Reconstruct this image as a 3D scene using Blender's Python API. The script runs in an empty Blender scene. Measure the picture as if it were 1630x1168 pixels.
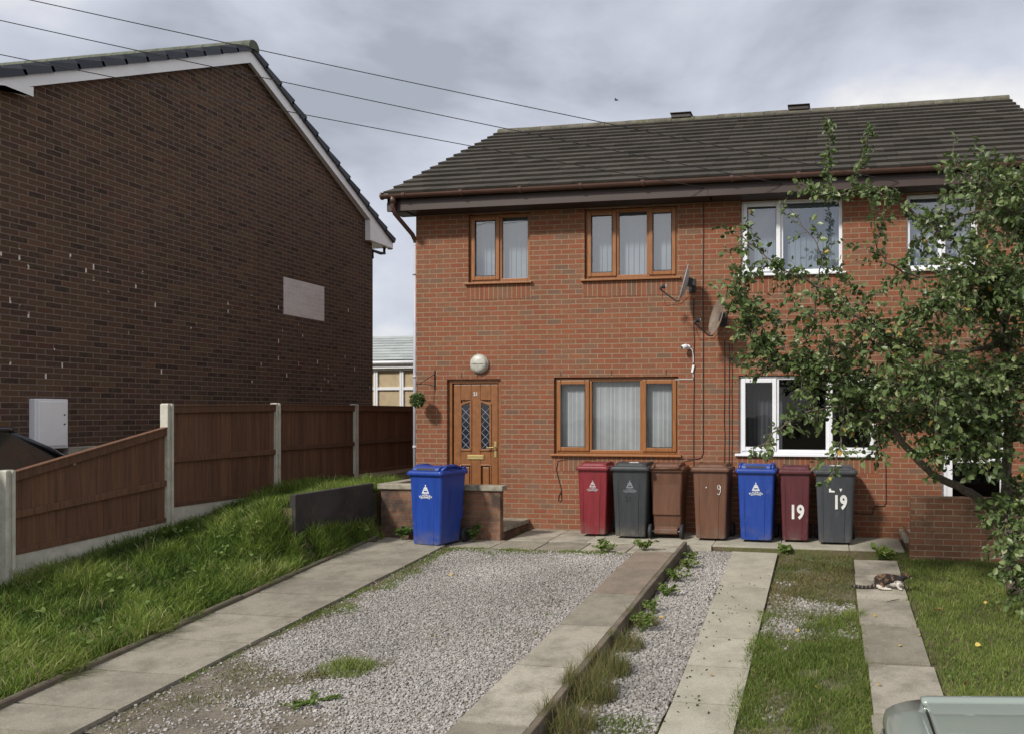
import bpy, bmesh, math, random
import numpy as np
from mathutils import Vector, Matrix, Euler
random.seed(7); RNG = np.random.default_rng(7)
R = math.radians
sc = bpy.context.scene
# ------------------------------------------------------------------ camera, sky, sun, exposure
YAW = 10.3; F = 1290.0; PX, PY = 1090.0, 657.0
CAM = Vector((6.38, -11.68, 1.75))
cd = bpy.data.cameras.new('camera'); cam = bpy.data.objects.new('camera', cd)
sc.collection.objects.link(cam); sc.camera = cam
cam.location = CAM; cam.rotation_euler = (R(90), 0, R(YAW))
cd.sensor_fit = 'HORIZONTAL'; cd.sensor_width = 36; cd.lens = F/1630*36
cd.shift_x = (815-PX)/1630; cd.shift_y = (PY-584)/1630
cd.clip_start = 0.05; cd.clip_end = 1500
SUN_T = Vector((.58, 1.0, -.95)).normalized()          # direction the sunlight travels
sd = bpy.data.lights.new('sun', 'SUN'); sun = bpy.data.objects.new('sun', sd); sc.collection.objects.link(sun)
sd.energy = 2.9; sd.angle = R(6); sd.color = (1.0, .95, .87)
sun.rotation_euler = SUN_T.to_track_quat('-Z', 'Y').to_euler(); sun.location = (0, -8, 20)
w = bpy.data.worlds.new('World'); sc.world = w; w.use_nodes = True
nt = w.node_tree; nt.nodes.clear()
def N(t, typ, **k):
    n = t.nodes.new(typ)
    for a, b in k.items():
        if a.startswith('i_'): n.inputs[a[2:].replace('_', ' ')].default_value = b
        else: setattr(n, a, b)
    return n
def build_world():
    L = nt.links
    out = N(nt, 'ShaderNodeOutputWorld'); mixs = N(nt, 'ShaderNodeMixShader'); mixs.inputs[0].default_value = .88
    sky = N(nt, 'ShaderNodeTexSky', sky_type='NISHITA', sun_disc=False)
    s = -SUN_T; sky.sun_elevation = math.asin(s.z); sky.sun_rotation = math.atan2(s.x, s.y)
    b1 = N(nt, 'ShaderNodeBackground'); b1.inputs[1].default_value = .1
    L.new(sky.outputs[0], b1.inputs[0])
    tc = N(nt, 'ShaderNodeTexCoord'); mp = N(nt, 'ShaderNodeMapping'); mp.inputs['Scale'].default_value = (1.0, 1.0, 2.0)
    mp.inputs['Location'].default_value = (.35, .2, .1)
    L.new(tc.outputs['Generated'], mp.inputs[0])
    n1 = N(nt, 'ShaderNodeTexNoise'); n1.inputs['Scale'].default_value = 2.8; n1.inputs['Detail'].default_value = 7; n1.inputs['Roughness'].default_value = .52
    n1.inputs['Distortion'].default_value = .25
    L.new(mp.outputs[0], n1.inputs[0])
    # a darker bank of cloud over the gap between the houses
    dk = N(nt, 'ShaderNodeVectorMath', operation='DISTANCE'); L.new(tc.outputs['Generated'], dk.inputs[0])
    dk.inputs[1].default_value = Vector((-.50, .80, .33)).normalized()
    n2 = N(nt, 'ShaderNodeTexNoise'); n2.inputs['Scale'].default_value = 4.0; n2.inputs['Detail'].default_value = 6
    L.new(mp.outputs[0], n2.inputs[0])
    ad = N(nt, 'ShaderNodeMath', operation='MULTIPLY_ADD'); ad.inputs[1].default_value = .55
    L.new(n2.outputs[0], ad.inputs[0]); L.new(dk.outputs['Value'], ad.inputs[2])
    mr = N(nt, 'ShaderNodeMapRange'); mr.inputs['From Min'].default_value = .28; mr.inputs['From Max'].default_value = .56
    mr.inputs['To Min'].default_value = .20; mr.inputs['To Max'].default_value = 0.0
    L.new(ad.outputs[0], mr.inputs[0])
    sub = N(nt, 'ShaderNodeMath', operation='SUBTRACT'); L.new(n1.outputs[0], sub.inputs[0]); L.new(mr.outputs[0], sub.inputs[1])
    sep = N(nt, 'ShaderNodeSeparateXYZ'); L.new(tc.outputs['Generated'], sep.inputs[0])
    hz = N(nt, 'ShaderNodeMapRange'); hz.inputs['From Min'].default_value = .0; hz.inputs['From Max'].default_value = .32
    hz.inputs['To Min'].default_value = .20; hz.inputs['To Max'].default_value = 0.0
    L.new(sep.outputs['Z'], hz.inputs[0])
    ad2 = N(nt, 'ShaderNodeMath', operation='ADD'); L.new(sub.outputs[0], ad2.inputs[0]); L.new(hz.outputs[0], ad2.inputs[1])
    rp = N(nt, 'ShaderNodeValToRGB'); L.new(ad2.outputs[0], rp.inputs[0])
    e = rp.color_ramp.elements
    e[0].position = .33; e[0].color = (.33, .35, .395, 1)
    e[1].position = .65; e[1].color = (.84, .815, .785, 1)
    a = e.new(.44); a.color = (.455, .475, .535, 1)
    a = e.new(.515); a.color = (.53, .55, .615, 1)
    a = e.new(.575); a.color = (.66, .655, .67, 1)
    b2 = N(nt, 'ShaderNodeBackground'); b2.inputs[1].default_value = 1.03
    L.new(rp.outputs[0], b2.inputs[0])
    L.new(b1.outputs[0], mixs.inputs[1]); L.new(b2.outputs[0], mixs.inputs[2]); L.new(mixs.outputs[0], out.inputs[0])
build_world()
sc.view_settings.view_transform = 'Standard'; sc.view_settings.look = 'None'
sc.view_settings.exposure = 0.35; sc.view_settings.gamma = 1.0; sc.view_settings.use_curve_mapping = False
sc.render.engine = 'CYCLES'
# ------------------------------------------------------------------ helpers
_c, _s = math.cos(R(YAW)), math.sin(R(YAW))
def ray(x, y):
    u = (x-PX)/F; v = (PY-y)/F
    return Vector((-_s+u*_c, _c+u*_s, v))
def atY(x, y, Y):
    d = ray(x, y); return CAM+d*((Y-CAM.y)/d.y)
def atX(x, y, X):
    d = ray(x, y); return CAM+d*((X-CAM.x)/d.x)
def link(o, parent=None):
    sc.collection.objects.link(o)
    if parent: o.parent = parent
    return o
def tag(o, label=None, cat=None, group=None, kind=None):
    if label: o['label'] = label
    if cat: o['category'] = cat
    if group: o['group'] = group
    if kind: o['kind'] = kind
    return o
def thing(name, label, cat, loc=(0, 0, 0), rz=0, group=None):
    o = bpy.data.objects.new(name, None); o.empty_display_size = .2
    o.location = loc; o.rotation_euler = (0, 0, rz)
    link(o); return tag(o, label, cat, group)
class MB:
    def __init__(s): s.v = []; s.f = []; s.var = []; s.mi = []
    def add(s, vs, fs, var=None, mi=0):
        n = len(s.v); s.v += [tuple(p) for p in vs]
        if var is None: var = random.random()
        for f in fs: s.f.append(tuple(i+n for i in f)); s.var.append(var); s.mi.append(mi)
        return s
    def box(s, x0, x1, y0, y1, z0, z1, var=None, rot=None, c=None, mi=0):
        vs = [Vector((x, y, z)) for x in (x0, x1) for y in (y0, y1) for z in (z0, z1)]
        if rot is not None:
            c = Vector(c) if c is not None else Vector(((x0+x1)/2, (y0+y1)/2, (z0+z1)/2))
            m = Euler(rot).to_matrix(); vs = [c+m@(p-c) for p in vs]
        return s.add(vs, [(0, 1, 3, 2), (4, 6, 7, 5), (0, 4, 5, 1), (2, 3, 7, 6), (0, 2, 6, 4), (1, 5, 7, 3)], var, mi)
    def quad(s, a, b, c, d, var=None, mi=0): return s.add([a, b, c, d], [(0, 1, 2, 3)], var, mi)
    def prism(s, poly, d, var=None, mi=0):
        n = len(poly); d = Vector(d); p = [Vector(q) for q in poly]
        return s.add(p+[q+d for q in p], [tuple(range(n))[::-1], tuple(range(n, 2*n))]+[(i, (i+1) % n, n+(i+1) % n, n+i) for i in range(n)], var, mi)
    def loft(s, rings, cap=True, closed=True, var=None, mi=0):
        n = len(rings[0]); vs = [p for r in rings for p in r]; fs = []
        for k in range(len(rings)-1):
            for i in range(n if closed else n-1):
                j = (i+1) % n; fs.append((k*n+i, k*n+j, (k+1)*n+j, (k+1)*n+i))
        if cap: fs += [tuple(range(n))[::-1], tuple(range((len(rings)-1)*n, len(rings)*n))]
        return s.add(vs, fs, var, mi)
    def tube(s, pts, rad, n=8, cap=True, var=None, mi=0):
        pts = [Vector(p) for p in pts]; rings = []
        if not hasattr(rad, '__len__'): rad = [rad]*len(pts)
        up = Vector((0, 0, 1))
        for i, p in enumerate(pts):
            t = (pts[min(i+1, len(pts)-1)]-pts[max(i-1, 0)]).normalized()
            if abs(t.dot(up)) > .95: a = t.cross(Vector((1, 0, 0))).normalized()
            else: a = t.cross(up).normalized()
            if rings and a.dot(pa) < 0: a = -a
            pa = a; b = t.cross(a)
            rings.append([p+(a*math.cos(2*math.pi*k/n)+b*math.sin(2*math.pi*k/n))*rad[i] for k in range(n)])
        return s.loft(rings, cap, True, var, mi)
    def cyl(s, a, b, r0, r1=None, n=16, var=None, mi=0): return s.tube([a, b], [r0, r0 if r1 is None else r1], n, True, var, mi)
    def build(s, name, mat, parent=None, smooth=False, bevel=0, seg=2, sub=0, auto=True):
        me = bpy.data.meshes.new(name); me.from_pydata(s.v, [], s.f)
        at = me.attributes.new('var', 'FLOAT', 'FACE'); at.data.foreach_set('value', s.var)
        me.polygons.foreach_set('material_index', s.mi)
        for m in (mat if isinstance(mat, (list, tuple)) else [mat]): me.materials.append(m)
        bm = bmesh.new(); bm.from_mesh(me); bmesh.ops.recalc_face_normals(bm, faces=bm.faces); bm.to_mesh(me); bm.free()
        if smooth: me.polygons.foreach_set('use_smooth', [True]*len(me.polygons))
        me.update()
        o = bpy.data.objects.new(name, me); link(o, parent)
        if bevel:
            m = o.modifiers.new('bevel', 'BEVEL'); m.width = bevel; m.segments = seg; m.limit_method = 'ANGLE'; m.angle_limit = R(35)
            m.use_clamp_overlap = True; m.harden_normals = False
        if sub:
            m = o.modifiers.new('sub', 'SUBSURF'); m.levels = sub; m.render_levels = sub
        return o
def np_mesh(name, V, Fc, mat, parent=None, var=None, smooth=False, mi=None):
    me = bpy.data.meshes.new(name); nf, k = Fc.shape
    me.vertices.add(len(V)); me.vertices.foreach_set('co', V.astype(np.float32).ravel())
    me.loops.add(nf*k); me.loops.foreach_set('vertex_index', Fc.astype(np.int32).ravel())
    me.polygons.add(nf); me.polygons.foreach_set('loop_start', np.arange(0, nf*k, k, dtype=np.int32))
    for m in (mat if isinstance(mat, (list, tuple)) else [mat]): me.materials.append(m)
    if mi is not None: me.polygons.foreach_set('material_index', mi.astype(np.int32))
    me.polygons.foreach_set('use_smooth', np.full(nf, smooth))
    me.update(calc_edges=True)
    if var is not None:
        at = me.attributes.new('var', 'FLOAT', 'FACE'); at.data.foreach_set('value', var.astype(np.float32))
    o = bpy.data.objects.new(name, me); link(o, parent); return o
# ------------------------------------------------------------------ materials
def newmat(name):
    m = bpy.data.materials.new(name); m.use_nodes = True; t = m.node_tree; t.nodes.clear()
    out = N(t, 'ShaderNodeOutputMaterial'); p = N(t, 'ShaderNodeBsdfPrincipled'); t.links.new(p.outputs[0], out.inputs[0])
    return m, t, p
def ramp(t, fac, cols):
    r = N(t, 'ShaderNodeValToRGB'); e = r.color_ramp.elements
    e[0].position = cols[0][0]; e[0].color = (*cols[0][1], 1); e[1].position = cols[-1][0]; e[1].color = (*cols[-1][1], 1)
    for p, c in cols[1:-1]:
        a = e.new(p); a.color = (*c, 1)
    t.links.new(fac, r.inputs[0]); return r.outputs[0]
def noise(t, scale, detail=4, rough=.6, vec=None, dist=0):
    n = N(t, 'ShaderNodeTexNoise'); n.inputs['Scale'].default_value = scale; n.inputs['Detail'].default_value = detail
    n.inputs['Roughness'].default_value = rough; n.inputs['Distortion'].default_value = dist
    if vec is None: vec = N(t, 'ShaderNodeNewGeometry').outputs['Position']
    t.links.new(vec, n.inputs['Vector']); return n.outputs['Fac']
def mixc(t, fac, a, b, mode='MIX'):
    m = N(t, 'ShaderNodeMix', data_type='RGBA', blend_type=mode)
    for i, x in ((0, fac), (6, a), (7, b)):
        if hasattr(x, 'is_linked') or isinstance(x, bpy.types.NodeSocket): t.links.new(x, m.inputs[i])
        elif isinstance(x, (int, float)): m.inputs[i].default_value = x
        else: m.inputs[i].default_value = (*x, 1)
    return m.outputs[2]
def mth(t, op, *a):
    m = N(t, 'ShaderNodeMath', operation=op)
    for i, x in enumerate(a):
        if isinstance(x, bpy.types.NodeSocket): t.links.new(x, m.inputs[i])
        else: m.inputs[i].default_value = x
    return m.outputs[0]
def bump(t, p, h, strength=.3, dist=.01):
    b = N(t, 'ShaderNodeBump'); b.inputs['Strength'].default_value = strength; b.inputs['Distance'].default_value = dist
    t.links.new(h, b.inputs['Height']); t.links.new(b.outputs[0], p.inputs['Normal'])
def attr(t, n='var'):
    a = N(t, 'ShaderNodeAttribute'); a.attribute_name = n; return a.outputs['Fac']
def plain(name, col, rough=.5, metal=0, var=.12, scale=6, bumps=0, bscale=60, dirt=None, spec=.5, coat=0):
    """base colour broken up by two scales of noise, optional dirt colour in blotches"""
    m, t, p = newmat(name)
    n = noise(t, scale); lo = tuple(c*(1-var) for c in col); hi = tuple(min(1, c*(1+var)) for c in col)
    c = ramp(t, n, [(.3, lo), (.7, hi)])
    if dirt:
        n2 = noise(t, dirt[1], 6, .7); f = N(t, 'ShaderNodeMapRange'); f.inputs['From Min'].default_value = dirt[2]; f.inputs['From Max'].default_value = dirt[2]+.15
        f.inputs['To Max'].default_value = dirt[3]; t.links.new(n2, f.inputs[0]); c = mixc(t, f.outputs[0], c, dirt[0])
    t.links.new(c, p.inputs['Base Color']); p.inputs['Roughness'].default_value = rough; p.inputs['Metallic'].default_value = metal
    p.inputs['Specular IOR Level'].default_value = spec; p.inputs['Coat Weight'].default_value = coat
    if bumps: bump(t, p, noise(t, bscale, 5, .7), bumps)
    return m
def ramp_f(t, fac, a, b):
    f = N(t, 'ShaderNodeMapRange'); f.inputs['From Min'].default_value = a; f.inputs['From Max'].default_value = b
    t.links.new(fac, f.inputs[0]); return f.outputs[0]
def brick_mat(name, pal, mortar, chips=0, dark_base=None, bw=.225, bh=.075, stand=False, mort=.011, soot=None, inner=None):
    m, t, p = newmat(name); L = t.links
    g = N(t, 'ShaderNodeNewGeometry'); sp = N(t, 'ShaderNodeSeparateXYZ'); L.new(g.outputs['Position'], sp.inputs[0])
    sn = N(t, 'ShaderNodeSeparateXYZ'); L.new(g.outputs['True Normal'], sn.inputs[0])
    isx = mth(t, 'GREATER_THAN', mth(t, 'ABSOLUTE', sn.outputs[0]), .5)
    u = mth(t, 'ADD', mth(t, 'MULTIPLY', sp.outputs[1], isx), mth(t, 'MULTIPLY', sp.outputs[0], mth(t, 'SUBTRACT', 1.0, isx)))
    z = mth(t, 'ADD', sp.outputs[2], 100*bh+(0 if not stand else 0))
    # slight waviness of real coursing
    wob = mth(t, 'MULTIPLY', mth(t, 'SUBTRACT', noise(t, 2.2, 2), .5), .006); z = mth(t, 'ADD', z, wob)
    row = mth(t, 'FLOOR', mth(t, 'DIVIDE', z, bh))
    off = mth(t, 'MULTIPLY', mth(t, 'MODULO', row, 2.0), .5 if not stand else 0.0)
    uu = mth(t, 'ADD', mth(t, 'DIVIDE', mth(t, 'ADD', u, 100*bw), bw), off)
    col = mth(t, 'FLOOR', uu)
    fu = mth(t, 'MULTIPLY', mth(t, 'FRACT', uu), bw); fz = mth(t, 'MULTIPLY', mth(t, 'FRACT', mth(t, 'DIVIDE', z, bh)), bh)
    fray = mth(t, 'MULTIPLY', mth(t, 'SUBTRACT', noise(t, 60, 3), .5), .008)
    mt = mth(t, 'ADD', mort, fray)
    mu = mth(t, 'LESS_THAN', fu, mt); mz = mth(t, 'LESS_THAN', fz, mt)
    mask = mth(t, 'MAXIMUM', mu, mz)
    cb = N(t, 'ShaderNodeCombineXYZ'); L.new(col, cb.inputs[0]); L.new(row, cb.inputs[1]); L.new(isx, cb.inputs[2])
    wn = N(t, 'ShaderNodeTexWhiteNoise', noise_dimensions='3D'); L.new(cb.outputs[0], wn.inputs['Vector'])
    bc = ramp(t, wn.outputs['Value'], pal); 
    if inner: bc = mixc(t, mth(t, 'MULTIPLY', ramp_f(t, noise(t, 13, 4, .7), .46, .66), .75), bc, inner)
    hsv = N(t, 'ShaderNodeHueSaturation'); L.new(bc, hsv.inputs['Color'])
    n1 = noise(t, 35, 5, .7); n2 = noise(t, .9, 4, .6)
    L.new(mth(t, 'ADD', mth(t, 'MULTIPLY', n1, .75), mth(t, 'ADD', mth(t, 'MULTIPLY', n2, .5), .38)), hsv.inputs['Value'])
    mc = mixc(t, noise(t, 5, 4), tuple(c*.72 for c in mortar), tuple(c*1.2 for c in mortar))
    c = mixc(t, mask, hsv.outputs[0], mc)
    if chips:
        # white lime run-out from perp joints, in patches
        w2 = N(t, 'ShaderNodeTexWhiteNoise', noise_dimensions='3D')
        cb2 = N(t, 'ShaderNodeCombineXYZ'); L.new(row, cb2.inputs[0]); L.new(col, cb2.inputs[1]); cb2.inputs[2].default_value = 7.3; L.new(cb2.outputs[0], w2.inputs['Vector'])
        zz = sp.outputs[2]
        band = mth(t, 'MULTIPLY', mth(t, 'GREATER_THAN', zz, 2.1), mth(t, 'LESS_THAN', zz, 3.9))
        sel = mth(t, 'GREATER_THAN', w2.outputs['Value'], .90)
        jw = mth(t, 'LESS_THAN', fu, .022)
        hm = mth(t, 'MULTIPLY', sel, mth(t, 'MULTIPLY', band, jw)); hm = mth(t, 'MULTIPLY', hm, mth(t, 'GREATER_THAN', noise(t, 9, 3), .54))
        c = mixc(t, mth(t, 'MULTIPLY', hm, chips), c, (.75, .68, .62))
    if soot:
        n4 = noise(t, soot[1], 5, .75)
        f = N(t, 'ShaderNodeMapRange'); f.inputs['From Min'].default_value = soot[2]; f.inputs['From Max'].default_value = soot[2]+.18
        L.new(n4, f.inputs[0]); c = mixc(t, mth(t, 'MULTIPLY', f.outputs[0], soot[3]), c, soot[0])
    L.new(c, p.inputs['Base Color']); p.inputs['Roughness'].default_value = .88; p.inputs['Specular IOR Level'].default_value = .25
    h = mth(t, 'ADD', mth(t, 'MULTIPLY', mth(t, 'SUBTRACT', 1.0, mask), 1.0), mth(t, 'MULTIPLY', n1, .6))
    bump(t, p, h, .6, .006)
    return m
PAL_RED = [(0, (.150, .090, .066)), (.04, (.180, .098, .066)), (.12, (.210, .096, .056)), (.30, (.225, .084, .046)), (.5, (.250, .081, .042)), (.7, (.215, .072, .042)), (.85, (.262, .096, .052)), (1, (.212, .094, .054))]
M = {}
M['brick'] = brick_mat('red_brick', PAL_RED, (.30, .22, .145), inner=(.155, .092, .052), soot=((.13, .085, .06), 1.1, .56, .35))
M['brick_stand'] = brick_mat('soldier_brick', PAL_RED, (.30, .22, .145), inner=(.155, .092, .052), bw=.075, bh=3.0, stand=True)
PAL_DK = [(0, (.042, .026, .020)), (.2, (.074, .042, .029)), (.45, (.100, .056, .036)), (.65, (.070, .038, .031)), (.85, (.115, .068, .040)), (1, (.088, .038, .031))]
M['brick_dark'] = brick_mat('brown_brick', PAL_DK, (.200, .148, .118), chips=.95, inner=(.085, .066, .045))
M['brick_low'] = brick_mat('weathered_brick', [(0, (.16, .09, .06)), (.5, (.23, .11, .065)), (1, (.20, .12, .07))], (.22, .17, .12), soot=((.045, .035, .032), 2.2, .42, .85))
M['brick_low2'] = brick_mat('stained_brick', [(0, (.22, .11, .065)), (.5, (.30, .135, .078)), (1, (.26, .15, .09))], (.40, .32, .24), soot=((.07, .05, .04), 2.0, .5, .8))
M['coping'] = plain('coping_stone', (.30, .27, .21), .9, var=.25, scale=9, bumps=.4, bscale=70, dirt=((.12, .11, .09), 5, .5, .6))
def slab_mat(name, a, b, dark=(.14, .13, .10)):
    m, t, p = newmat(name); v = attr(t)
    c = ramp(t, v, [(0, a), (1, b)])
    n = noise(t, 3.2, 6, .7); c = mixc(t, mth(t, 'MULTIPLY', ramp_f(t, n, .42, .66), .7), c, dark)
    n2 = noise(t, 90, 4, .8); c = mixc(t, .55, c, ramp(t, n2, [(.3, (.25, .25, .25)), (.75, (.85, .85, .85))]), 'OVERLAY')
    n3 = noise(t, 17, 5, .7); c = mixc(t, mth(t, 'MULTIPLY', ramp_f(t, n3, .58, .7), .35), c, (.42, .40, .35))
    t.links.new(c, p.inputs['Base Color']); p.inputs['Roughness'].default_value = .92; p.inputs['Specular IOR Level'].default_value = .2
    bump(t, p, n2, .35, .004); return m
M['slab'] = slab_mat('concrete_slab', (.235, .212, .168), (.40, .365, .30))
M['slab_path'] = slab_mat('path_slab', (.24, .218, .175), (.33, .30, .24))
M['slab_lt'] = slab_mat('buff_slab', (.36, .34, .27), (.41, .38, .31), (.25, .23, .18))
M['slab_pink'] = slab_mat('brown_slab', (.235, .185, .145), (.27, .215, .17))
M['kerb'] = plain('old_kerb', (.15, .12, .09), .95, var=.35, scale=8, bumps=.5, dirt=((.06, .07, .03), 4, .5, .7))
def soil_mat():
    m, t, p = newmat('soil'); n = noise(t, 1.7, 7, .7); n2 = noise(t, 22, 5, .7)
    c = ramp(t, n, [(.3, (.085, .070, .045)), (.48, (.13, .105, .065)), (.6, (.10, .115, .04)), (.75, (.065, .085, .025))])
    c = mixc(t, .5, c, ramp(t, n2, [(.25, (.2, .2, .2)), (.8, (.8, .8, .8))]), 'OVERLAY')
    t.links.new(c, p.inputs['Base Color']); p.inputs['Roughness'].default_value = .97; p.inputs['Specular IOR Level'].default_value = .1
    bump(t, p, n2, .8, .02); return m
M['soil'] = soil_mat()
def gravel_mat():
    m, t, p = newmat('gravel_bed'); g = N(t, 'ShaderNodeNewGeometry')
    vo = N(t, 'ShaderNodeTexVoronoi'); vo.inputs['Scale'].default_value = 48; t.links.new(g.outputs['Position'], vo.inputs[0])
    sh = N(t, 'ShaderNodeSeparateColor'); t.links.new(vo.outputs['Color'], sh.inputs[0])
    c = ramp(t, sh.outputs[0], [(0, (.20, .185, .165)), (.5, (.31, .29, .27)), (.8, (.42, .40, .38)), (1, (.50, .48, .47))])
    c = mixc(t, ramp_f(t, vo.outputs['Distance'], .35, .7), c, (.10, .088, .068))
    n = noise(t, 1.4, 6, .65); c = mixc(t, mth(t, 'MULTIPLY', ramp_f(t, n, .5, .68), .75), c, (.14, .115, .08))
    t.links.new(c, p.inputs['Base Color']); p.inputs['Roughness'].default_value = .95; p.inputs['Specular IOR Level'].default_value = .15
    bump(t, p, mth(t, 'SUBTRACT', 1.0, vo.outputs['Distance']), .9, .012); return m
M['gravel'] = gravel_mat()
M['gravel_soil'] = plain('gritty_soil', (.155, .130, .098), .97, var=.35, scale=5, bumps=.9, bscale=70, dirt=((.33, .31, .29), 60, .52, .8))
def varmat(name, cols, rough=.8, trans=0, spec=.3, coat=0):
    m, t, p = newmat(name); c = ramp(t, attr(t), cols); t.links.new(c, p.inputs['Base Color'])
    p.inputs['Roughness'].default_value = rough; p.inputs['Specular IOR Level'].default_value = spec
    if trans:
        tr = N(t, 'ShaderNodeBsdfTranslucent'); t.links.new(c, tr.inputs[0]); mx = N(t, 'ShaderNodeMixShader'); mx.inputs[0].default_value = trans
        out = [n for n in t.nodes if n.type == 'OUTPUT_MATERIAL'][0]
        t.links.new(p.outputs[0], mx.inputs[1]); t.links.new(tr.outputs[0], mx.inputs[2]); t.links.new(mx.outputs[0], out.inputs[0])
    return m
M['stone'] = varmat('gravel_stone', [(0, (.20, .185, .168)), (.25, (.29, .275, .255)), (.55, (.37, .345, .32)), (.85, (.43, .405, .38)), (1, (.51, .485, .46))], .9)
M['grass_long'] = varmat('long_grass', [(0, (.028, .055, .010)), (.25, (.085, .150, .020)), (.55, (.180, .255, .042)), (.85, (.32, .38, .10)), (.93, (.34, .31, .15)), (1, (.48, .40, .24))], .7, .3)
M['grass_short'] = varmat('short_grass', [(0, (.065, .095, .018)), (.35, (.14, .20, .038)), (.7, (.22, .275, .066)), (.88, (.29, .32, .10)), (1, (.34, .28, .14))], .75, .3)
M['grass_dry'] = varmat('dry_grass', [(0, (.085, .115, .03)), (.35, (.15, .165, .05)), (.6, (.20, .165, .075)), (.85, (.26, .185, .095)), (1, (.24, .11, .06))], .85, .2)
M['leaf'] = varmat('apple_leaf', [(0, (.032, .054, .018)), (.3, (.072, .114, .034)), (.6, (.125, .182, .058)), (.85, (.21, .268, .10)), (.955, (.31, .34, .18)), (.975, (.42, .33, .06)), (1, (.45, .24, .06))], .42, .22, .5)
M['weed'] = varmat('weed_leaf', [(0, (.035, .070, .014)), (.5, (.11, .175, .035)), (.85, (.20, .26, .07)), (1, (.30, .20, .08))], .6, .25)
M['bark'] = plain('apple_bark', (.105, .085, .065), .9, var=.4, scale=25, bumps=.7, bscale=60)
M['twig'] = plain('twig_bark', (.15, .125, .10), .85, var=.3, scale=25)
def tile_mat(name, a, b, moss):
    m, t, p = newmat(name); v = attr(t); c = ramp(t, v, [(0, a), (1, b)])
    n = noise(t, 2.5, 6, .7); c = mixc(t, mth(t, 'MULTIPLY', ramp_f(t, n, .5, .7), .5), c, moss)
    n2 = noise(t, 45, 5, .8); c = mixc(t, mth(t, 'MULTIPLY', ramp_f(t, n2, .66, .76), .5), c, (.34, .33, .28))
    t.links.new(c, p.inputs['Base Color']); p.inputs['Roughness'].default_value = .85; p.inputs['Specular IOR Level'].default_value = .3
    bump(t, p, n2, .4, .006); return m
M['tile'] = tile_mat('brown_concrete_tile', (.038, .033, .027), (.062, .053, .043), (.028, .030, .020))
M['tile_slate'] = tile_mat('grey_slate_tile', (.055, .062, .078), (.085, .095, .115), (.06, .065, .06))
M['ridge'] = plain('lichen_ridge', (.115, .105, .08), .95, var=.45, scale=7, bumps=.5, dirt=((.08, .085, .04), 3, .5, .8))
M['brown_pvc'] = plain('brown_plastic', (.095, .050, .037), .38, var=.15, scale=3)
M['brown_fascia'] = plain('brown_fascia_board', (.045, .025, .020), .45, var=.15, scale=3)
M['brown_dark'] = plain('dark_brown_board', (.030, .020, .017), .5, var=.2, scale=4)
M['oak'] = plain('oak_effect_upvc', (.40, .155, .040), .42, var=.13, scale=12)
def oak_mat():
    m, t, p = newmat('golden_oak_foil'); g = N(t, 'ShaderNodeNewGeometry'); mp = N(t, 'ShaderNodeMapping'); mp.inputs['Scale'].default_value = (60, 60, 5)
    t.links.new(g.outputs['Position'], mp.inputs[0]); n = noise(t, 1.0, 4, .6, mp.outputs[0])
    c = ramp(t, n, [(.3, (.20, .076, .022)), (.55, (.28, .108, .030)), (.75, (.335, .136, .040))])
    t.links.new(c, p.inputs['Base Color']); p.inputs['Roughness'].default_value = .4; return m
M['oak'] = oak_mat()
M['door_oak'] = plain('oak_door_foil', (.225, .088, .028), .42, var=.2, scale=12)
M['oak_dark'] = plain('oak_shadow_gap', (.10, .035, .012), .6)
M['upvc'] = plain('white_upvc', (.76, .77, .80), .35, var=.04, scale=3)
M['white_board'] = plain('white_fascia_board', (.80, .80, .82), .45, var=.06, scale=2, dirt=((.45, .46, .42), 3, .6, .5))
M['rubber'] = plain('black_rubber', (.022, .022, .024), .7)
M['cable'] = plain('black_cable', (.018, .016, .016), .6)
M['steel'] = plain('galvanised_steel', (.30, .31, .33), .45, .6)
M['brass'] = plain('polished_brass', (.42, .33, .14), .5, .5, var=.08)
M['dark'] = plain('dark_interior', (.03, .03, .035), .9)
M['blind'] = plain('pale_vertical_blind', (.30, .32, .33), .8, var=.16, scale=1.6)
M['net'] = plain('net_curtain', (.38, .39, .385), .85, var=.18, scale=2.0)
M['lead'] = plain('lead_cames', (.45, .47, .52), .5, .3)
def glass_mat(name, tint=(.75, .8, .85), refl=1.0):
    m, t, p = newmat(name); out = [n for n in t.nodes if n.type == 'OUTPUT_MATERIAL'][0]
    tr = N(t, 'ShaderNodeBsdfTransparent'); tr.inputs[0].default_value = (*tint, 1)
    gl = N(t, 'ShaderNodeBsdfGlossy'); gl.inputs['Roughness'].default_value = .02; gl.inputs[0].default_value = (.9, .93, 1, 1)
    fr = N(t, 'ShaderNodeLayerWeight'); fr.inputs[0].default_value = .5; sch = mth(t, 'ADD', .04, mth(t, 'MULTIPLY', mth(t, 'POWER', fr.outputs['Facing'], 5.0), .96))
    nz = noise(t, 1.3, 2); bp = N(t, 'ShaderNodeBump'); bp.inputs['Strength'].default_value = .06; bp.inputs['Distance'].default_value = .05
    t.links.new(nz, bp.inputs['Height']); t.links.new(bp.outputs[0], gl.inputs['Normal'])
    f = mth(t, 'MINIMUM', mth(t, 'MULTIPLY', sch, 2.6*refl), 1.0)
    mx = N(t, 'ShaderNodeMixShader'); t.links.new(f, mx.inputs[0]); t.links.new(tr.outputs[0], mx.inputs[1]); t.links.new(gl.outputs[0], mx.inputs[2])
    t.links.new(mx.outputs[0], out.inputs[0]); return m
M['glass'] = glass_mat('window_glass', refl=1.9)
M['glass_low'] = glass_mat('ground_floor_glass', (.85, .88, .9), .35)
M['white_spot'] = plain('white_paint_mark', (.72, .72, .70), .6, var=.1)
M['grey_print'] = plain('faded_print', (.34, .36, .38), .7, var=.2, scale=40)
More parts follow.
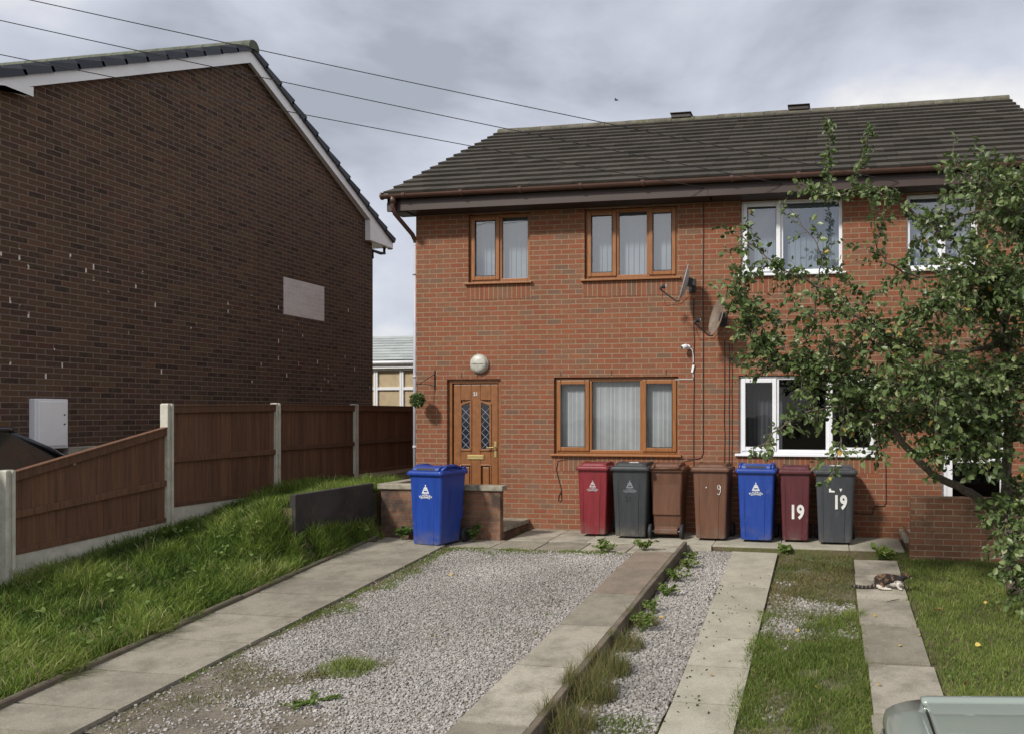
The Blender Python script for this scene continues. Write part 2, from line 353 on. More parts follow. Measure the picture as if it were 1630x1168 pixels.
def plastic(name, col, rough=.42, fade=.25):
    m, t, p = newmat(name); g = N(t, 'ShaderNodeNewGeometry'); mp = N(t, 'ShaderNodeMapping'); mp.inputs['Scale'].default_value = (14, 14, 2.0)
    t.links.new(g.outputs['Position'], mp.inputs[0]); n = noise(t, 1.0, 5, .7, mp.outputs[0]); n2 = noise(t, 5, 6, .7)
    c = ramp(t, n, [(.3, tuple(x*(1-fade) for x in col)), (.7, tuple(x*(1+fade*.6)+.004 for x in col))])
    sp = N(t, 'ShaderNodeSeparateXYZ'); t.links.new(g.outputs['Position'], sp.inputs[0])
    splash = mth(t, 'MULTIPLY', ramp_f(t, mth(t, 'SUBTRACT', .22, sp.outputs[2]), 0, .22), ramp_f(t, n2, .42, .62))
    c = mixc(t, mth(t, 'MULTIPLY', splash, .75), c, (.14, .125, .10))
    c = mixc(t, mth(t, 'MULTIPLY', ramp_f(t, n2, .62, .75), .25), c, (.30, .29, .27))
    t.links.new(c, p.inputs['Base Color']); p.inputs['Roughness'].default_value = rough
    bump(t, p, noise(t, 140, 3), .12, .003); return m
# ------------------------------------------------------------------ terrain
FH_Y = [-60, -9, -7, -4.83, -2.9, -.97, .96, 30, 300]; FH_Z = [-.66, -.55, -.29, .0, .29, .60, .66, .70, .70]
def sst(x): x = np.clip(x, 0, 1); return x*x*(3-2*x)
def kerbx(y): return np.interp(y, [-7.2, -1.3], [.66, .15])
def drive(y): return np.where(y > -1.6, .02*np.minimum(y, 0)-.006, .061*y+.06)       # left plot
def plot(y): return np.where(y > -.95, .02*np.minimum(y, 0)-.006, .061*y-.04)          # right plot
def gz(x, y):
    x = np.asarray(x, float); y = np.asarray(y, float)
    a = drive(y); b = plot(y)
    z = np.where(x < 4.47, a-.0, b)
    yy = np.clip(y, -60, 300)
    z = np.where(y < -7.25, np.maximum(.061*y+.01, -.62), z)
    hf = np.interp(yy, FH_Y, FH_Z)
    kx = kerbx(y)-.09
    s = sst((kx-x)/(kx+1.75))
    low = a+.05
    bank = low+(hf-low)*s
    upper = np.where(x < -.12, np.where(y > -2.785, hf+(np.maximum(hf, .62)-hf)*sst((x+1.3)/.9), hf+(np.maximum(hf, .52)-hf)*sst((x+1.0)/.7)*sst((y+3.5)/.7))-.02, drive(y)+.02)     # behind the dark retaining wall
    tt = sst((y+3.7)/.9)
    tt = np.where(y > -2.785, np.where(x < -.12, 1.0, tt), tt*sst((.0-x)/.32))
    tt = np.where((y > -2.785) & (x >= -.12), 1.0, tt)
    left = bank*(1-tt)+upper*tt
    left = np.where((y > -3.0) & (y < -1.1) & (x > -.12), drive(y)+.03+.30*sst((kx+.02-x)/.24)*sst((y+3.1)/.3), left)
    far = x < -1.95
    left = np.where(far, np.where(y < -2, np.clip(.061*y+.50, -.6, .40), .42+.28*sst((y+2)/4)), left)
    ww = sst((-7.2+.0-y)/1.0)
    left = left*(1-ww)+np.maximum(.061*y+.01, -.62)*ww
    z = np.where((x < kx) & (y < 9), np.where(y < 0, left, np.where(x < 0, left, z)), z)
    z = np.where((y > 9), .70, z)
    z = np.where(y < -8.6, -.62, z)
    return z
def grid(xs, ys, off=0.0, jit=0.0, edge=0.0):
    X, Y = np.meshgrid(xs, ys); Z = gz(X, Y)+off
    if jit: Z = Z+RNG.normal(0, jit, Z.shape)
    V = np.stack([X.ravel(), Y.ravel(), Z.ravel()], 1); nx, ny = len(xs), len(ys)
    i, j = np.meshgrid(np.arange(nx-1), np.arange(ny-1)); a = (j*nx+i).ravel()
    return V, np.stack([a, a+1, a+nx+1, a+nx], 1)
xs = np.concatenate([[-400, -150, -60, -25, -12, -7, -4.5, -3], np.arange(-2.0, 5.0, .07), [4.465, 4.475], np.arange(5.1, 12, .3), [13, 16, 25, 60, 150, 400]])
xs = np.unique(np.concatenate([xs, [-.125, -.115, -1.96, -1.94]]))
ys = np.unique(np.concatenate([[-400, -150, -60, -30, -18, -14, -11, -9.5, -8.62, -8.6], np.arange(-8.5, .6, .1), [-2.79, -2.78, -1.605, -1.595, -.955, -.945, .001], np.arange(.7, 9, .6), [9.01, 12, 18, 40, 100, 400, 700]]))
V, Fc = grid(xs, ys, -.012)
tag(np_mesh('ground', V, Fc, M['soil'], smooth=False), kind='structure')
M['asphalt'] = plain('asphalt', (.055, .055, .057), .9, var=.2, scale=30, bumps=.5, bscale=150)
rd = MB(); rd.quad((-60, -15, -.616), (60, -15, -.616), (60, -8.75, -.616), (-60, -8.75, -.616)); tag(rd.build('road', M['asphalt']), kind='structure')
pv = MB()
for i in range(-20, 30):
    pv.box(i*.9, i*.9+.893, -8.6, -7.7, -.60, -.50)
tag(pv.build('pavement', M['slab'], bevel=.006), kind='structure')
kb = MB()
for i in range(-20, 30): kb.box(i*.92, i*.92+.912, -8.73, -8.606, -.70, -.50)
tag(kb.build('kerb', M['slab'], bevel=.01), kind='structure')
# sheets on the ground: gravel beds
def sheet(name, x0, x1, y0, y1, off, mat, step=.08, jit=.003, wob=.04):
    xs = np.arange(x0, x1+1e-6, (x1-x0)/max(2, round((x1-x0)/step))); ys = np.arange(y0, y1+1e-6, (y1-y0)/max(2, round((y1-y0)/step)))
    V, Fc = grid(xs, ys, off, jit)
    return tag(np_mesh(name, V, Fc, mat, smooth=True), kind='structure')
sheet('gravel_drive', 1.30, 3.95, -7.1, -1.62, .004, M['gravel_soil'])
sheet('gravel_strip', 4.50, 5.20, -7.1, -.97, .004, M['gravel'])
sheet('gravel_patch', 5.72, 6.62, -7.1, -1.0, .002, M['gravel_soil'])
# slabs ----------------------------------------------------------------
def slab(mb, x0, x1, y0, y1, zf, th=.05, top=.012, var=None, gap=.011, xl=None, xr=None):
    """a paving slab lying on the slope zf(y); xl/xr optional functions give slanted sides"""
    j = [RNG.normal(0, .0025) for _ in range(4)]; a0, a1 = y0+gap, y1-gap
    L0 = xl(a0) if xl else x0; L1 = xl(a1) if xl else x0; R0 = xr(a0) if xr else x1; R1 = xr(a1) if xr else x1
    t = [Vector((L0, a0, float(zf(a0))+top+j[0])), Vector((R0, a0, float(zf(a0))+top+j[1])), Vector((R1, a1, float(zf(a1))+top+j[2])), Vector((L1, a1, float(zf(a1))+top+j[3]))]
    mb.loft([[p-Vector((0, 0, th)) for p in t], t], True, True, var)
dr = lambda y: .061*y+.06
pl = lambda y: .061*y-.04
p1 = MB(); jy = [-7.9, -7.2, -6.83, -6.19, -5.46, -4.74, -4.02, -3.42, -2.75, -2.1, -1.62]
for a, b in zip(jy[1:-1], jy[2:]):
    slab(p1, 0, 0, a, b, dr, .09, .035, gap=.011, xl=lambda y: float(kerbx(y)), xr=lambda y: float(np.interp(y, [-7.1, -1.7], [1.48, 1.31])))
tag(p1.build('path', M['slab_path']), kind='structure')
k1 = MB()
for i in range(6):
    a = -7.2+i*.98; b = a+.965
    xa, xb = float(kerbx(a)), float(kerbx(b)); za, zb = dr(a)+.075+random.uniform(-.01, .01), dr(b)+.075+random.uniform(-.01, .01)
    ring = lambda x, y, z: [Vector((x-.06, y, z-.2)), Vector((x-.06, y, z-.012)), Vector((x-.045, y, z)), Vector((x-.018, y, z)), Vector((x-.004, y, z-.012)), Vector((x-.004, y, z-.2))]
    k1.loft([ring(xa, a, za), ring((xa+xb)/2+random.uniform(-.008, .008), (a+b)/2, (za+zb)/2), ring(xb, b, zb)])
tag(k1.build('edging_kerb', M['kerb']), kind='structure')
wj = [-7.6, -6.61, -5.58, -4.55, -3.52, -2.49, -1.62]
ws = MB()
for a, b in zip(wj[:-3], wj[1:-2]): slab(ws, 3.91, 4.41, a, b, dr, .10, .03, gap=.011)
for a, b in ((-3.52, -2.49), (-2.49, -1.62)):
    n0 = len(ws.f); slab(ws, 3.91, 4.41, a, b, dr, .10, .03, gap=.011)
    for q in range(n0, len(ws.f)): ws.mi[q] = 1
tag(ws.build('wheel_track', [M['slab'], M['slab_pink']]), kind='structure')
ek = MB()
for i in range(7):
    a = -7.5+i*.93; b = min(a+.922, -.96)
    ring = lambda y: [Vector((4.415, y, dr(y)-.25)), Vector((4.415, y, dr(y)+.036)), Vector((4.47, y, dr(y)+.036)), Vector((4.475, y, dr(y)-.25))]
    ek.loft([ring(a), ring(b)])
tag(ek.build('drive_edging', M['kerb'], bevel=.008), kind='structure')
mt = MB(); mj = [-7.4, -6.6, -5.84, -5.12, -4.41, -3.56, -2.75, -1.93, -1.03]
for a, b in zip(mj[:-1], mj[1:]): slab(mt, 0, 0, a, b, pl, .06, .03, gap=.011, xl=lambda y: float(np.interp(y, [-6.2, -1], [5.235, 5.09])), xr=lambda y: float(np.interp(y, [-6.2, -1], [5.73, 5.68])))
tag(mt.build('middle_track', M['slab_lt']), kind='structure')
rt = MB()
for a, b, dx in ((-7.0, -5.85, .0), (-5.83, -4.86, .02), (-4.84, -3.87, 0), (-3.83, -2.98, -.01), (-2.92, -2.0, -.01), (-1.9, -1.28, .0)):
    slab(rt, 6.65+dx, 7.17+dx, a, b, pl, .06, .035, gap=.016)
tag(rt.build('stepping_track', M['slab']), kind='structure')
M['bed'] = plain('dark_joint_dirt', (.045, .040, .028), .97, var=.4, scale=9)
for x0_, x1_, y1_, z_ in ((.60, 1.30, -1.65, .030), (5.22, 5.69, -1.08, .026), (6.68, 7.14, -1.35, .022), (3.93, 4.40, -1.68, .022)):
    zf = dr if x0_ < 4.4 else pl; bd = MB(); bd.quad((x0_, -7.1, zf(-7.1)+z_-.02), (x1_, -7.1, zf(-7.1)+z_-.02), (x1_, y1_, zf(y1_)+z_-.02), (x0_, y1_, zf(y1_)+z_-.02)); tag(bd.build('path_bed', M['bed']), kind='structure')
# patio in front of the houses (two kinds of slab)
pa = MB(); zp = lambda y: .02*y
for (x0, x1) in ((-.02, .62), (.62, 1.30), (1.30, 1.92), (1.92, 2.55), (2.55, 3.15), (3.15, 3.78), (3.78, 4.47)):
    slab(pa, x0+.006, x1-.006, -1.6, -1.0, zp, .08, .0)
for (x0, x1) in ((1.92, 2.5), (2.5, 3.05)): slab(pa, x0+.006, x1-.006, -1.0, -.02, zp, .08, .0)
tag(pa.build('patio', M['slab'], bevel=.008), kind='structure')
pb = MB()
for i, (x0, x1) in enumerate(((3.05, 3.9), (3.9, 4.8), (4.8, 5.7), (5.7, 6.6), (6.6, 7.30))): slab(pb, x0+.004, x1-.004, -.95 if x0 > 4.4 else -.996, -.02, zp, .11, .002)
tag(pb.build('front_terrace', M['slab_lt'], bevel=.006), kind='structure')
# stones --------------------------------------------------------------
OCT_V = np.array([[1, 0, 0], [-1, 0, 0], [0, 1, 0], [0, -1, 0], [0, 0, 1], [0, 0, -1.]]); OCT_F = np.array([[0, 2, 4], [2, 1, 4], [1, 3, 4], [3, 0, 4], [2, 0, 5], [1, 2, 5], [3, 1, 5], [0, 3, 5]])
BOXV = np.array([[x, y, z] for x in (-1, 1) for y in (-1, 1) for z in (-1, 1)], float)
BOXT = np.array([[0, 1, 3, 2], [4, 6, 7, 5], [0, 4, 5, 1], [2, 3, 7, 6], [0, 2, 6, 4], [1, 5, 7, 3]])
def vnoise(x, y, s, seed=0):
    """smooth value noise on numpy arrays"""
    x = x*s+seed*17.3; y = y*s+seed*9.1; xi = np.floor(x).astype(int); yi = np.floor(y).astype(int); fx = sst(x-xi); fy = sst(y-yi)
    h = lambda a, b: np.modf(np.abs(np.sin(a*127.1+b*311.7+seed*3.7)*43758.5453))[0]
    return (h(xi, yi)*(1-fx)+h(xi+1, yi)*fx)*(1-fy)+(h(xi, yi+1)*(1-fx)+h(xi+1, yi+1)*fx)*fy
def stones(name, P, r0=.006, r1=.014, mat=None):
    n = len(P); sc3 = RNG.uniform(r0, r1, (n, 1))*RNG.uniform(.55, 1.25, (n, 3)); sc3[:, 2] *= .75
    B = BOXV[None]*RNG.uniform(.55, 1.0, (n, 8, 3)); B = B*sc3[:, None]
    a = RNG.uniform(0, 6.28, n); b = RNG.uniform(-.6, .6, n); ca, sa, cb_, sb_ = np.cos(a), np.sin(a), np.cos(b), np.sin(b)
    x, y, z = B[..., 0], B[..., 1], B[..., 2]
    y2 = y*cb_[:, None]-z*sb_[:, None]; z2 = y*sb_[:, None]+z*cb_[:, None]
    x3 = x*ca[:, None]-y2*sa[:, None]; y3 = x*sa[:, None]+y2*ca[:, None]
    V = np.stack([x3, y3, z2], -1)+P[:, None]; Fc = BOXT[None]+(np.arange(n)*8)[:, None, None]
    return np_mesh(name, V.reshape(-1, 3), Fc.reshape(-1, 4), mat or M['stone'], var=np.repeat(np.clip(RNG.random(n)*.72+.5*vnoise(P[:, 0], P[:, 1], 1.1, 81)-.08, 0, 1), 6))
def scatter(x0, x1, y0, y1, n, keep=None):
    x = RNG.uniform(x0, x1, n); y = RNG.uniform(y0, y1, n)
    if keep is not None: k = RNG.random(n) < keep(x, y); x, y = x[k], y[k]
    return x, y
def drive_bare(x, y):      # how grown-over the left drive is (1 = weeds/soil)
    b = vnoise(x, y, 1.7, 3)*.55+vnoise(x, y, 4.5, 4)*.45
    w_ = .95*np.clip((3.1-x)/1.5, 0, 1)*np.clip((-4.7-y)/1.3, 0, 1)
    w_ = np.maximum(w_, np.clip((1.95-x)/.6, 0, 1)*1.0); w_ = np.maximum(w_, np.clip((y+2.0)/.35, 0, 1)*.85)
    w_ = np.maximum(w_, .45*np.exp(-((x-2.9)**2+(y+5.2)**2)/.25)); w_ = np.maximum(w_, .6*np.exp(-((x-3.6)**2+(y+3.9)**2)/.06))
    w_ = np.maximum(w_, np.clip((vnoise(x, y, 1.3, 71)-.66)*3, 0, .62)); w_ = np.maximum(w_, .8*np.clip((-6.0-y)/.7, 0, 1)*np.clip((3.6-x)/.8, 0, 1))
    return np.clip((w_-.62*b-.12)*3.2, 0, 1)
x, y = scatter(1.33, 3.9, -7.1, -1.63, 78000, lambda x, y: 1-.93*drive_bare(x, y))
P = np.stack([x, y, gz(x, y)+RNG.uniform(.002, .014, len(x))], 1)
tag(stones('gravel', P, .0045, .0115), 'pale grey gravel covering the left drive between the path and the kerbed strip', 'gravel', kind='stuff')
def strip_bare(x, y): return np.clip(np.clip((4.78-x)/.2, 0, 1)*.9+(vnoise(x, y, 2, 8)-.62)*2+np.clip((-5.9-y)/.4, 0, 1), 0, 1)
x, y = scatter(4.49, 5.2, -7.0, -1.0, 13000, lambda x, y: 1-.8*strip_bare(x, y))
P = np.stack([x, y, gz(x, y)+RNG.uniform(.002, .014, len(x))], 1)
tag(stones('gravel', P), 'narrow band of grey gravel between the raised edging and the middle slab track', 'gravel', kind='stuff')
def c_grass(x, y):   # centre strip: share of plant cover
    g = .28+np.clip((-4.1-y)/.5, 0, 1)*.75+np.clip((y+3.1)/.5, 0, 1)*.85+np.clip((x-6.05)/.35, 0, 1)*.65
    return np.clip(g+(vnoise(x, y, 3.5, 5)-.5)*1.1, 0.03, 1)
x, y = scatter(5.73, 6.62, -6.0, -1.2, 16000, lambda x, y: 1-c_grass(x, y))
P = np.stack([x, y, gz(x, y)+RNG.uniform(.002, .012, len(x))], 1)
tag(stones('gravel', P), 'sparse dark gravel showing among weeds in the strip left of the cat', 'gravel', kind='stuff')
x, y = scatter(5.10, 5.74, -6.2, -2.2, 260, lambda x, y: np.where(x < 5.42, 1, .35)*vnoise(x, y, 4, 41))
P = np.stack([x, y, pl(y)+.036], 1)
tag(stones('moss_crumbs', P, .004, .010, plain('moss_crumb', (.035, .038, .022), .95, var=.4)), 'dark crumbs of moss scattered over the middle slab track', 'moss', kind='stuff')
# grass ---------------------------------------------------------------
def blades(name, x, y, h0, h1, w0, w1, lean, mat, var, hmul=None, zoff=0, dirx=0, diry=0, z=None):
    n = len(x); h = RNG.uniform(h0, h1, n)
    if hmul is not None: h = h*hmul
    wd = RNG.uniform(w0, w1, n)/2; a = RNG.uniform(0, 6.283, n); l = RNG.uniform(.15, 1, n)*lean*h
    dx = np.cos(a)*l+dirx*h; dy = np.sin(a)*l+diry*h; b = RNG.uniform(0, 6.283, n); ux, uy = np.cos(b)*wd, np.sin(b)*wd
    zz = (gz(x, y) if z is None else z)+zoff-.01
    up = h*np.sqrt(np.clip(1-.45*np.clip((dx*dx+dy*dy)/(h*h), 0, 1.8), .15, 1))
    V = np.empty((n, 5, 3))
    V[:, 0] = np.stack([x-ux, y-uy, zz], 1); V[:, 1] = np.stack([x+ux, y+uy, zz], 1)
    mx, my, mz = x+dx*.38, y+dy*.38, zz+up*.62
    V[:, 2] = np.stack([mx-ux*.75, my-uy*.75, mz], 1); V[:, 3] = np.stack([mx+ux*.75, my+uy*.75, mz], 1)
    V[:, 4] = np.stack([x+dx, y+dy, zz+up], 1)
    T = np.array([[0, 1, 3], [0, 3, 2], [2, 3, 4]]); Fc = T[None]+(np.arange(n)*5)[:, None, None]
    return np_mesh(name, V.reshape(-1, 3), Fc.reshape(-1, 3), mat, var=np.repeat(np.clip(var, 0, 1), 3))
# long grass on the left bank
x, y = scatter(-1.75, .62, -7.3, .0, 120000, lambda x, y: (x < kerbx(y)-.07+.05*vnoise(x, y, 2.5, 77))*1.0*np.where((y > -3.0) & (x > -.16), 1.0, 1)*np.where((x > -.19) & (x < -.06) & (y > -2.82), 0, 1)*np.where((y > -1.1) & (x > -.1), 0, 1))
cl = vnoise(x, y, 2.2, 1); fine = vnoise(x, y, 6, 2); cl3 = vnoise(x, y, 1.0, 6); ang = 14*vnoise(x, y, 1.7, 51)
v = -.14+.46*cl+.46*fine+RNG.normal(0, .14, len(x))+.16*np.clip((x+.9)/1.2, 0, 1); v = np.where(RNG.random(len(x)) < .035+.10*(cl3 > .6), RNG.uniform(.88, 1, len(x)), np.minimum(v, .84))
tag(blades('grass', x, y, .06, .18, .005, .012, 1.25, M['grass_long'], v, .45+.8*cl+.5*fine, dirx=.16+.5*np.cos(ang), diry=-.08+.4*np.sin(ang)), 'long unmown grass growing over the bank beside the brown fence', 'grass', kind='stuff')
# right lawn
x, y = scatter(7.12, 12.5, -7.2, -1.05, 125000, lambda x, y: np.where(x < 7.25, .5, 1)*np.clip(1.25-.1*(x-7), .3, 1))
cl = vnoise(x, y, 3, 11); fine = vnoise(x, y, 9, 12)
v = .08+.42*cl+.32*fine+RNG.normal(0, .14, len(x)); v = np.where(RNG.random(len(x)) < .06, RNG.uniform(.88, 1, len(x)), np.minimum(v, .87))
tag(blades('grass', x, y, .025, .06, .004, .008, 1.0, M['grass_short'], v, .8+.5*cl), 'short sunlit lawn to the right of the stepping slabs', 'grass', kind='stuff')
# centre strip grass, front part thick and green, back part thin and dry
x, y = scatter(5.66, 6.68, -7.2, -3.6, 60000, lambda x, y: c_grass(x, y)*np.clip(vnoise(x, y, 5.3, 21)*2.2-.35, .15, 1))
v = .15+.4*vnoise(x, y, 4, 13)+RNG.normal(0, .13, len(x)); dry = RNG.random(len(x)) < .08; v = np.where(dry, RNG.uniform(.85, 1, len(x)), np.minimum(v, .8))
tag(blades('grass', x, y, .02, .075, .004, .008, 1.0, M['grass_short'], v, .5+1.0*vnoise(x, y, 4, 14)), 'patchy green grass at the near end of the strip between the slab tracks', 'grass', kind='stuff')
x, y = scatter(5.72, 6.64, -7.0, -1.0, 60000, lambda x, y: c_grass(x, y)*np.where(y < -4.4, .4, .9))
v = .0+.85*RNG.random(len(x))*(.35+vnoise(x, y, 3, 15))
tag(blades('grass', x, y, .02, .07, .004, .009, 1.2, M['grass_dry'], v, .5+.8*vnoise(x, y, 5, 16)), 'dry yellowish weeds and grass at the back of the strip between the slab tracks', 'grass', kind='stuff')
# drive weeds
x, y = scatter(1.33, 3.9, -7.1, -1.63, 90000, lambda x, y: drive_bare(x, y)*np.clip(vnoise(x, y, 3.2, 31)*2.6-.6, 0, 1))
v = .05+.9*RNG.random(len(x))*(.4+.8*vnoise(x, y, 3, 17))
tag(blades('grass', x, y, .012, .045, .004, .008, 1.2, M['grass_dry'], v, .5+.8*vnoise(x, y, 5, 16)), 'thin mossy grass creeping over the edge of the left gravel drive', 'grass', kind='stuff')
x, y = scatter(1.31, 3.8, -6.6, -1.61, 130000, lambda x, y: np.clip(np.maximum(np.clip((1.40+.48*vnoise(x, y, 3, 61)-x)/.08, 0, 1)*(vnoise(x, y, 1.6, 64) > .3), np.clip((y+1.76+.34*vnoise(x, y, 3, 62))/.08, 0, 1)*(vnoise(x, y, 2.2, 63) > .42)), 0, 1))
v = .3+.4*vnoise(x, y, 6, 65)+RNG.normal(0, .15, len(x))
tag(blades('grass', x, y, .012, .05, .004, .008, 1.2, M['grass_short'], v, .6+.8*vnoise(x, y, 5, 66)), 'bright mossy grass fringe along the path edge and back of the left gravel drive', 'grass', kind='stuff')
x, y = scatter(4.49, 5.05, -7.0, -1.0, 9000, lambda x, y: strip_bare(x, y)*np.clip(1.2-(x-4.49)*3, .1, 1)*np.clip(vnoise(x, y, 3, 33)*1.8-.3, 0, 1))
v = .05+.9*RNG.random(len(x))
tag(blades('grass', x, y, .02, .09, .004, .008, 1.2, M['grass_dry'], v, .5+.9*vnoise(x, y, 3, 36)), 'brownish grass growing at the foot of the raised drive edging', 'grass', kind='stuff')
# clumps and weeds ------------------------------------------------------
def clump(label, cx, cy, rad, n, h, mat, group, z=None, wid=.006, lean=1.3, vlo=0, vhi=.8, name='grass_tuft', cat='tuft'):
    a = RNG.uniform(0, 6.283, n); r = rad*np.sqrt(RNG.random(n)); x = cx+np.cos(a)*r; y = cy+np.sin(a)*r*.8
    o = blades(name, x, y, h*.45, h, wid*.7, wid*1.3, lean, mat, RNG.uniform(vlo, vhi, n), 1.15-.6*r/rad, z=z); return tag(o, label, cat, group)
def leafy(label, cx, cy, rad, n, h, size, group, z=None, mat=None, name='weed_plant', stems=9, vlo=.1, vhi=.95):
    """small broad-leaved weed: thin stems carrying ovate leaves"""
    base = float(gz(cx, cy)) if z is None else z
    t = thing(name, label, 'weed', (cx, cy, base), group=group)
    st = MB(); LV = []; 
    for k in range(stems):
        a = random.uniform(0, 6.28); rr = rad*random.uniform(.3, 1); hh = h*random.uniform(.5, 1)
        p0 = Vector((random.uniform(-.02, .02), random.uniform(-.02, .02), 0)); p2 = Vector((math.cos(a)*rr, math.sin(a)*rr*.8, hh)); p1 = (p0+p2)/2+Vector((0, 0, hh*.25))
        st.tube([p0, p1, p2], [.003, .0025, .0015], 5, False)
        for q in range(max(2, n//stems)):
            u = random.uniform(.25, 1.05); c = p0.lerp(p2, u)+Vector((0, 0, math.sin(min(u, 1)*math.pi)*hh*.25)); LV.append((c, Vector((random.gauss(0, 1), random.gauss(0, 1), random.uniform(-.2, .7))).normalized(), size*random.uniform(.6, 1.2)))
    st.build('stem', M['weed'], t); leaf_mesh('leaves', LV, mat or M['weed'], t, vlo, vhi); return t
def leaf_mesh(name, L, mat, parent=None, vlo=0, vhi=1, var=None, width=.33, fold=.12, curl=.12):
    n = len(L); C = np.array([list(l[0]) for l in L]); D = np.array([list(l[1]) for l in L]); S = np.array([l[2] for l in L])
    D /= np.linalg.norm(D, axis=1)[:, None]
    Rn = RNG.normal(0, 1, (n, 3)); Rn[:, 2] += 1.1; U = np.cross(D, Rn); U /= np.linalg.norm(U, axis=1)[:, None]+1e-9; W = np.cross(U, D)
    W = np.where(W[:, 2:3] < 0, -W, W)
    def pt(t_, s_, z_): return C+(D*t_+U*s_+W*z_)*S[:, None]
    wd = width
    pts = [pt(0, 0, 0), pt(.28, -wd, fold), pt(.28, wd, fold), pt(.68, -wd*.85, fold*.6-curl*.3), pt(.68, wd*.85, fold*.6-curl*.3), pt(1, 0, -curl), pt(.28, 0, 0), pt(.68, 0, -curl*.5)]
    V = np.stack(pts, 1)
    T = np.array([[0, 6, 1], [0, 2, 6], [1, 6, 7], [1, 7, 3], [6, 2, 4], [6, 4, 7], [3, 7, 5], [7, 4, 5]])
    Fc = T[None]+(np.arange(n)*8)[:, None, None]
    vv = RNG.uniform(vlo, vhi, n) if var is None else var
    return np_mesh(name, V.reshape(-1, 3), Fc.reshape(-1, 3), mat, parent, var=np.repeat(vv, 8), smooth=False)
for (xa, xb, ya, yb_, n_, sz, lb_) in ((-1.7, .4, -7.0, -3.0, 1500, (.03, .065), 'broad green weeds mixed through the long grass by the fence'), (7.25, 11, -6.5, -1.2, 1300, (.02, .04), 'clover and daisy leaves low in the short sunlit lawn')):
    x, y = scatter(xa, xb, ya, yb_, n_, lambda x, y: np.clip(vnoise(x, y, 2.1, 91)*3-1.1, 0, 1)*(x > 6) + (x < kerbx(y)-.12)*(x < 5)*np.clip(vnoise(x, y, 1.8, 92)*3-1.0, 0, 1)); z = gz(x, y)
    LL = [(Vector((x[i], y[i], z[i]+random.uniform(.02, .13 if xa < 5 else .04))), Vector((random.gauss(0, 1), random.gauss(0, 1), random.uniform(-.1, .8))).normalized(), random.uniform(*sz)) for i in range(len(x))]
    tag(leaf_mesh('ground_weeds', LL, M['weed'], None, .1, .85, width=.38), lb_, 'weeds', kind='stuff')
# ------------------------------------------------------------------ houses
def wall_with_holes(mb, x0, x1, z0, z1, holes, y=0.0, depth=.11):
    """front wall in the plane y, openings cut out, brick reveals turned inwards"""
    X = sorted(set([x0, x1]+[h[0] for h in holes]+[h[1] for h in holes])); Z = sorted(set([z0, z1]+[h[2] for h in holes]+[h[3] for h in holes]))
    for a, b in zip(X[:-1], X[1:]):
        for c, d in zip(Z[:-1], Z[1:]):
            if any(h[0] <= a and b <= h[1] and h[2] <= c and d <= h[3] for h in holes): continue
            mb.quad((a, y, c), (b, y, c), (b, y, d), (a, y, d))
    for a, b, c, d in holes:
        e = y+depth
        mb.quad((a, y, c), (a, e, c), (a, e, d), (a, y, d)); mb.quad((b, y, c), (b, y, d), (b, e, d), (b, e, c))
        mb.quad((a, y, c), (b, y, c), (b, e, c), (a, e, c)); mb.quad((a, y, d), (a, e, d), (b, e, d), (b, y, d))
def frame_rect(mb, x0, x1, z0, z1, t, y0, y1, tb=None):
    tb = tb or t
    mb.box(x0, x0+t, y0, y1, z0, z1); mb.box(x1-t, x1, y0, y1, z0, z1)
    mb.box(x0+t+.0005, x1-t-.0005, y0+.0015, y1-.0015, z0, z0+tb); mb.box(x0+t+.0005, x1-t-.0005, y0+.0015, y1-.0015, z1-t, z1)
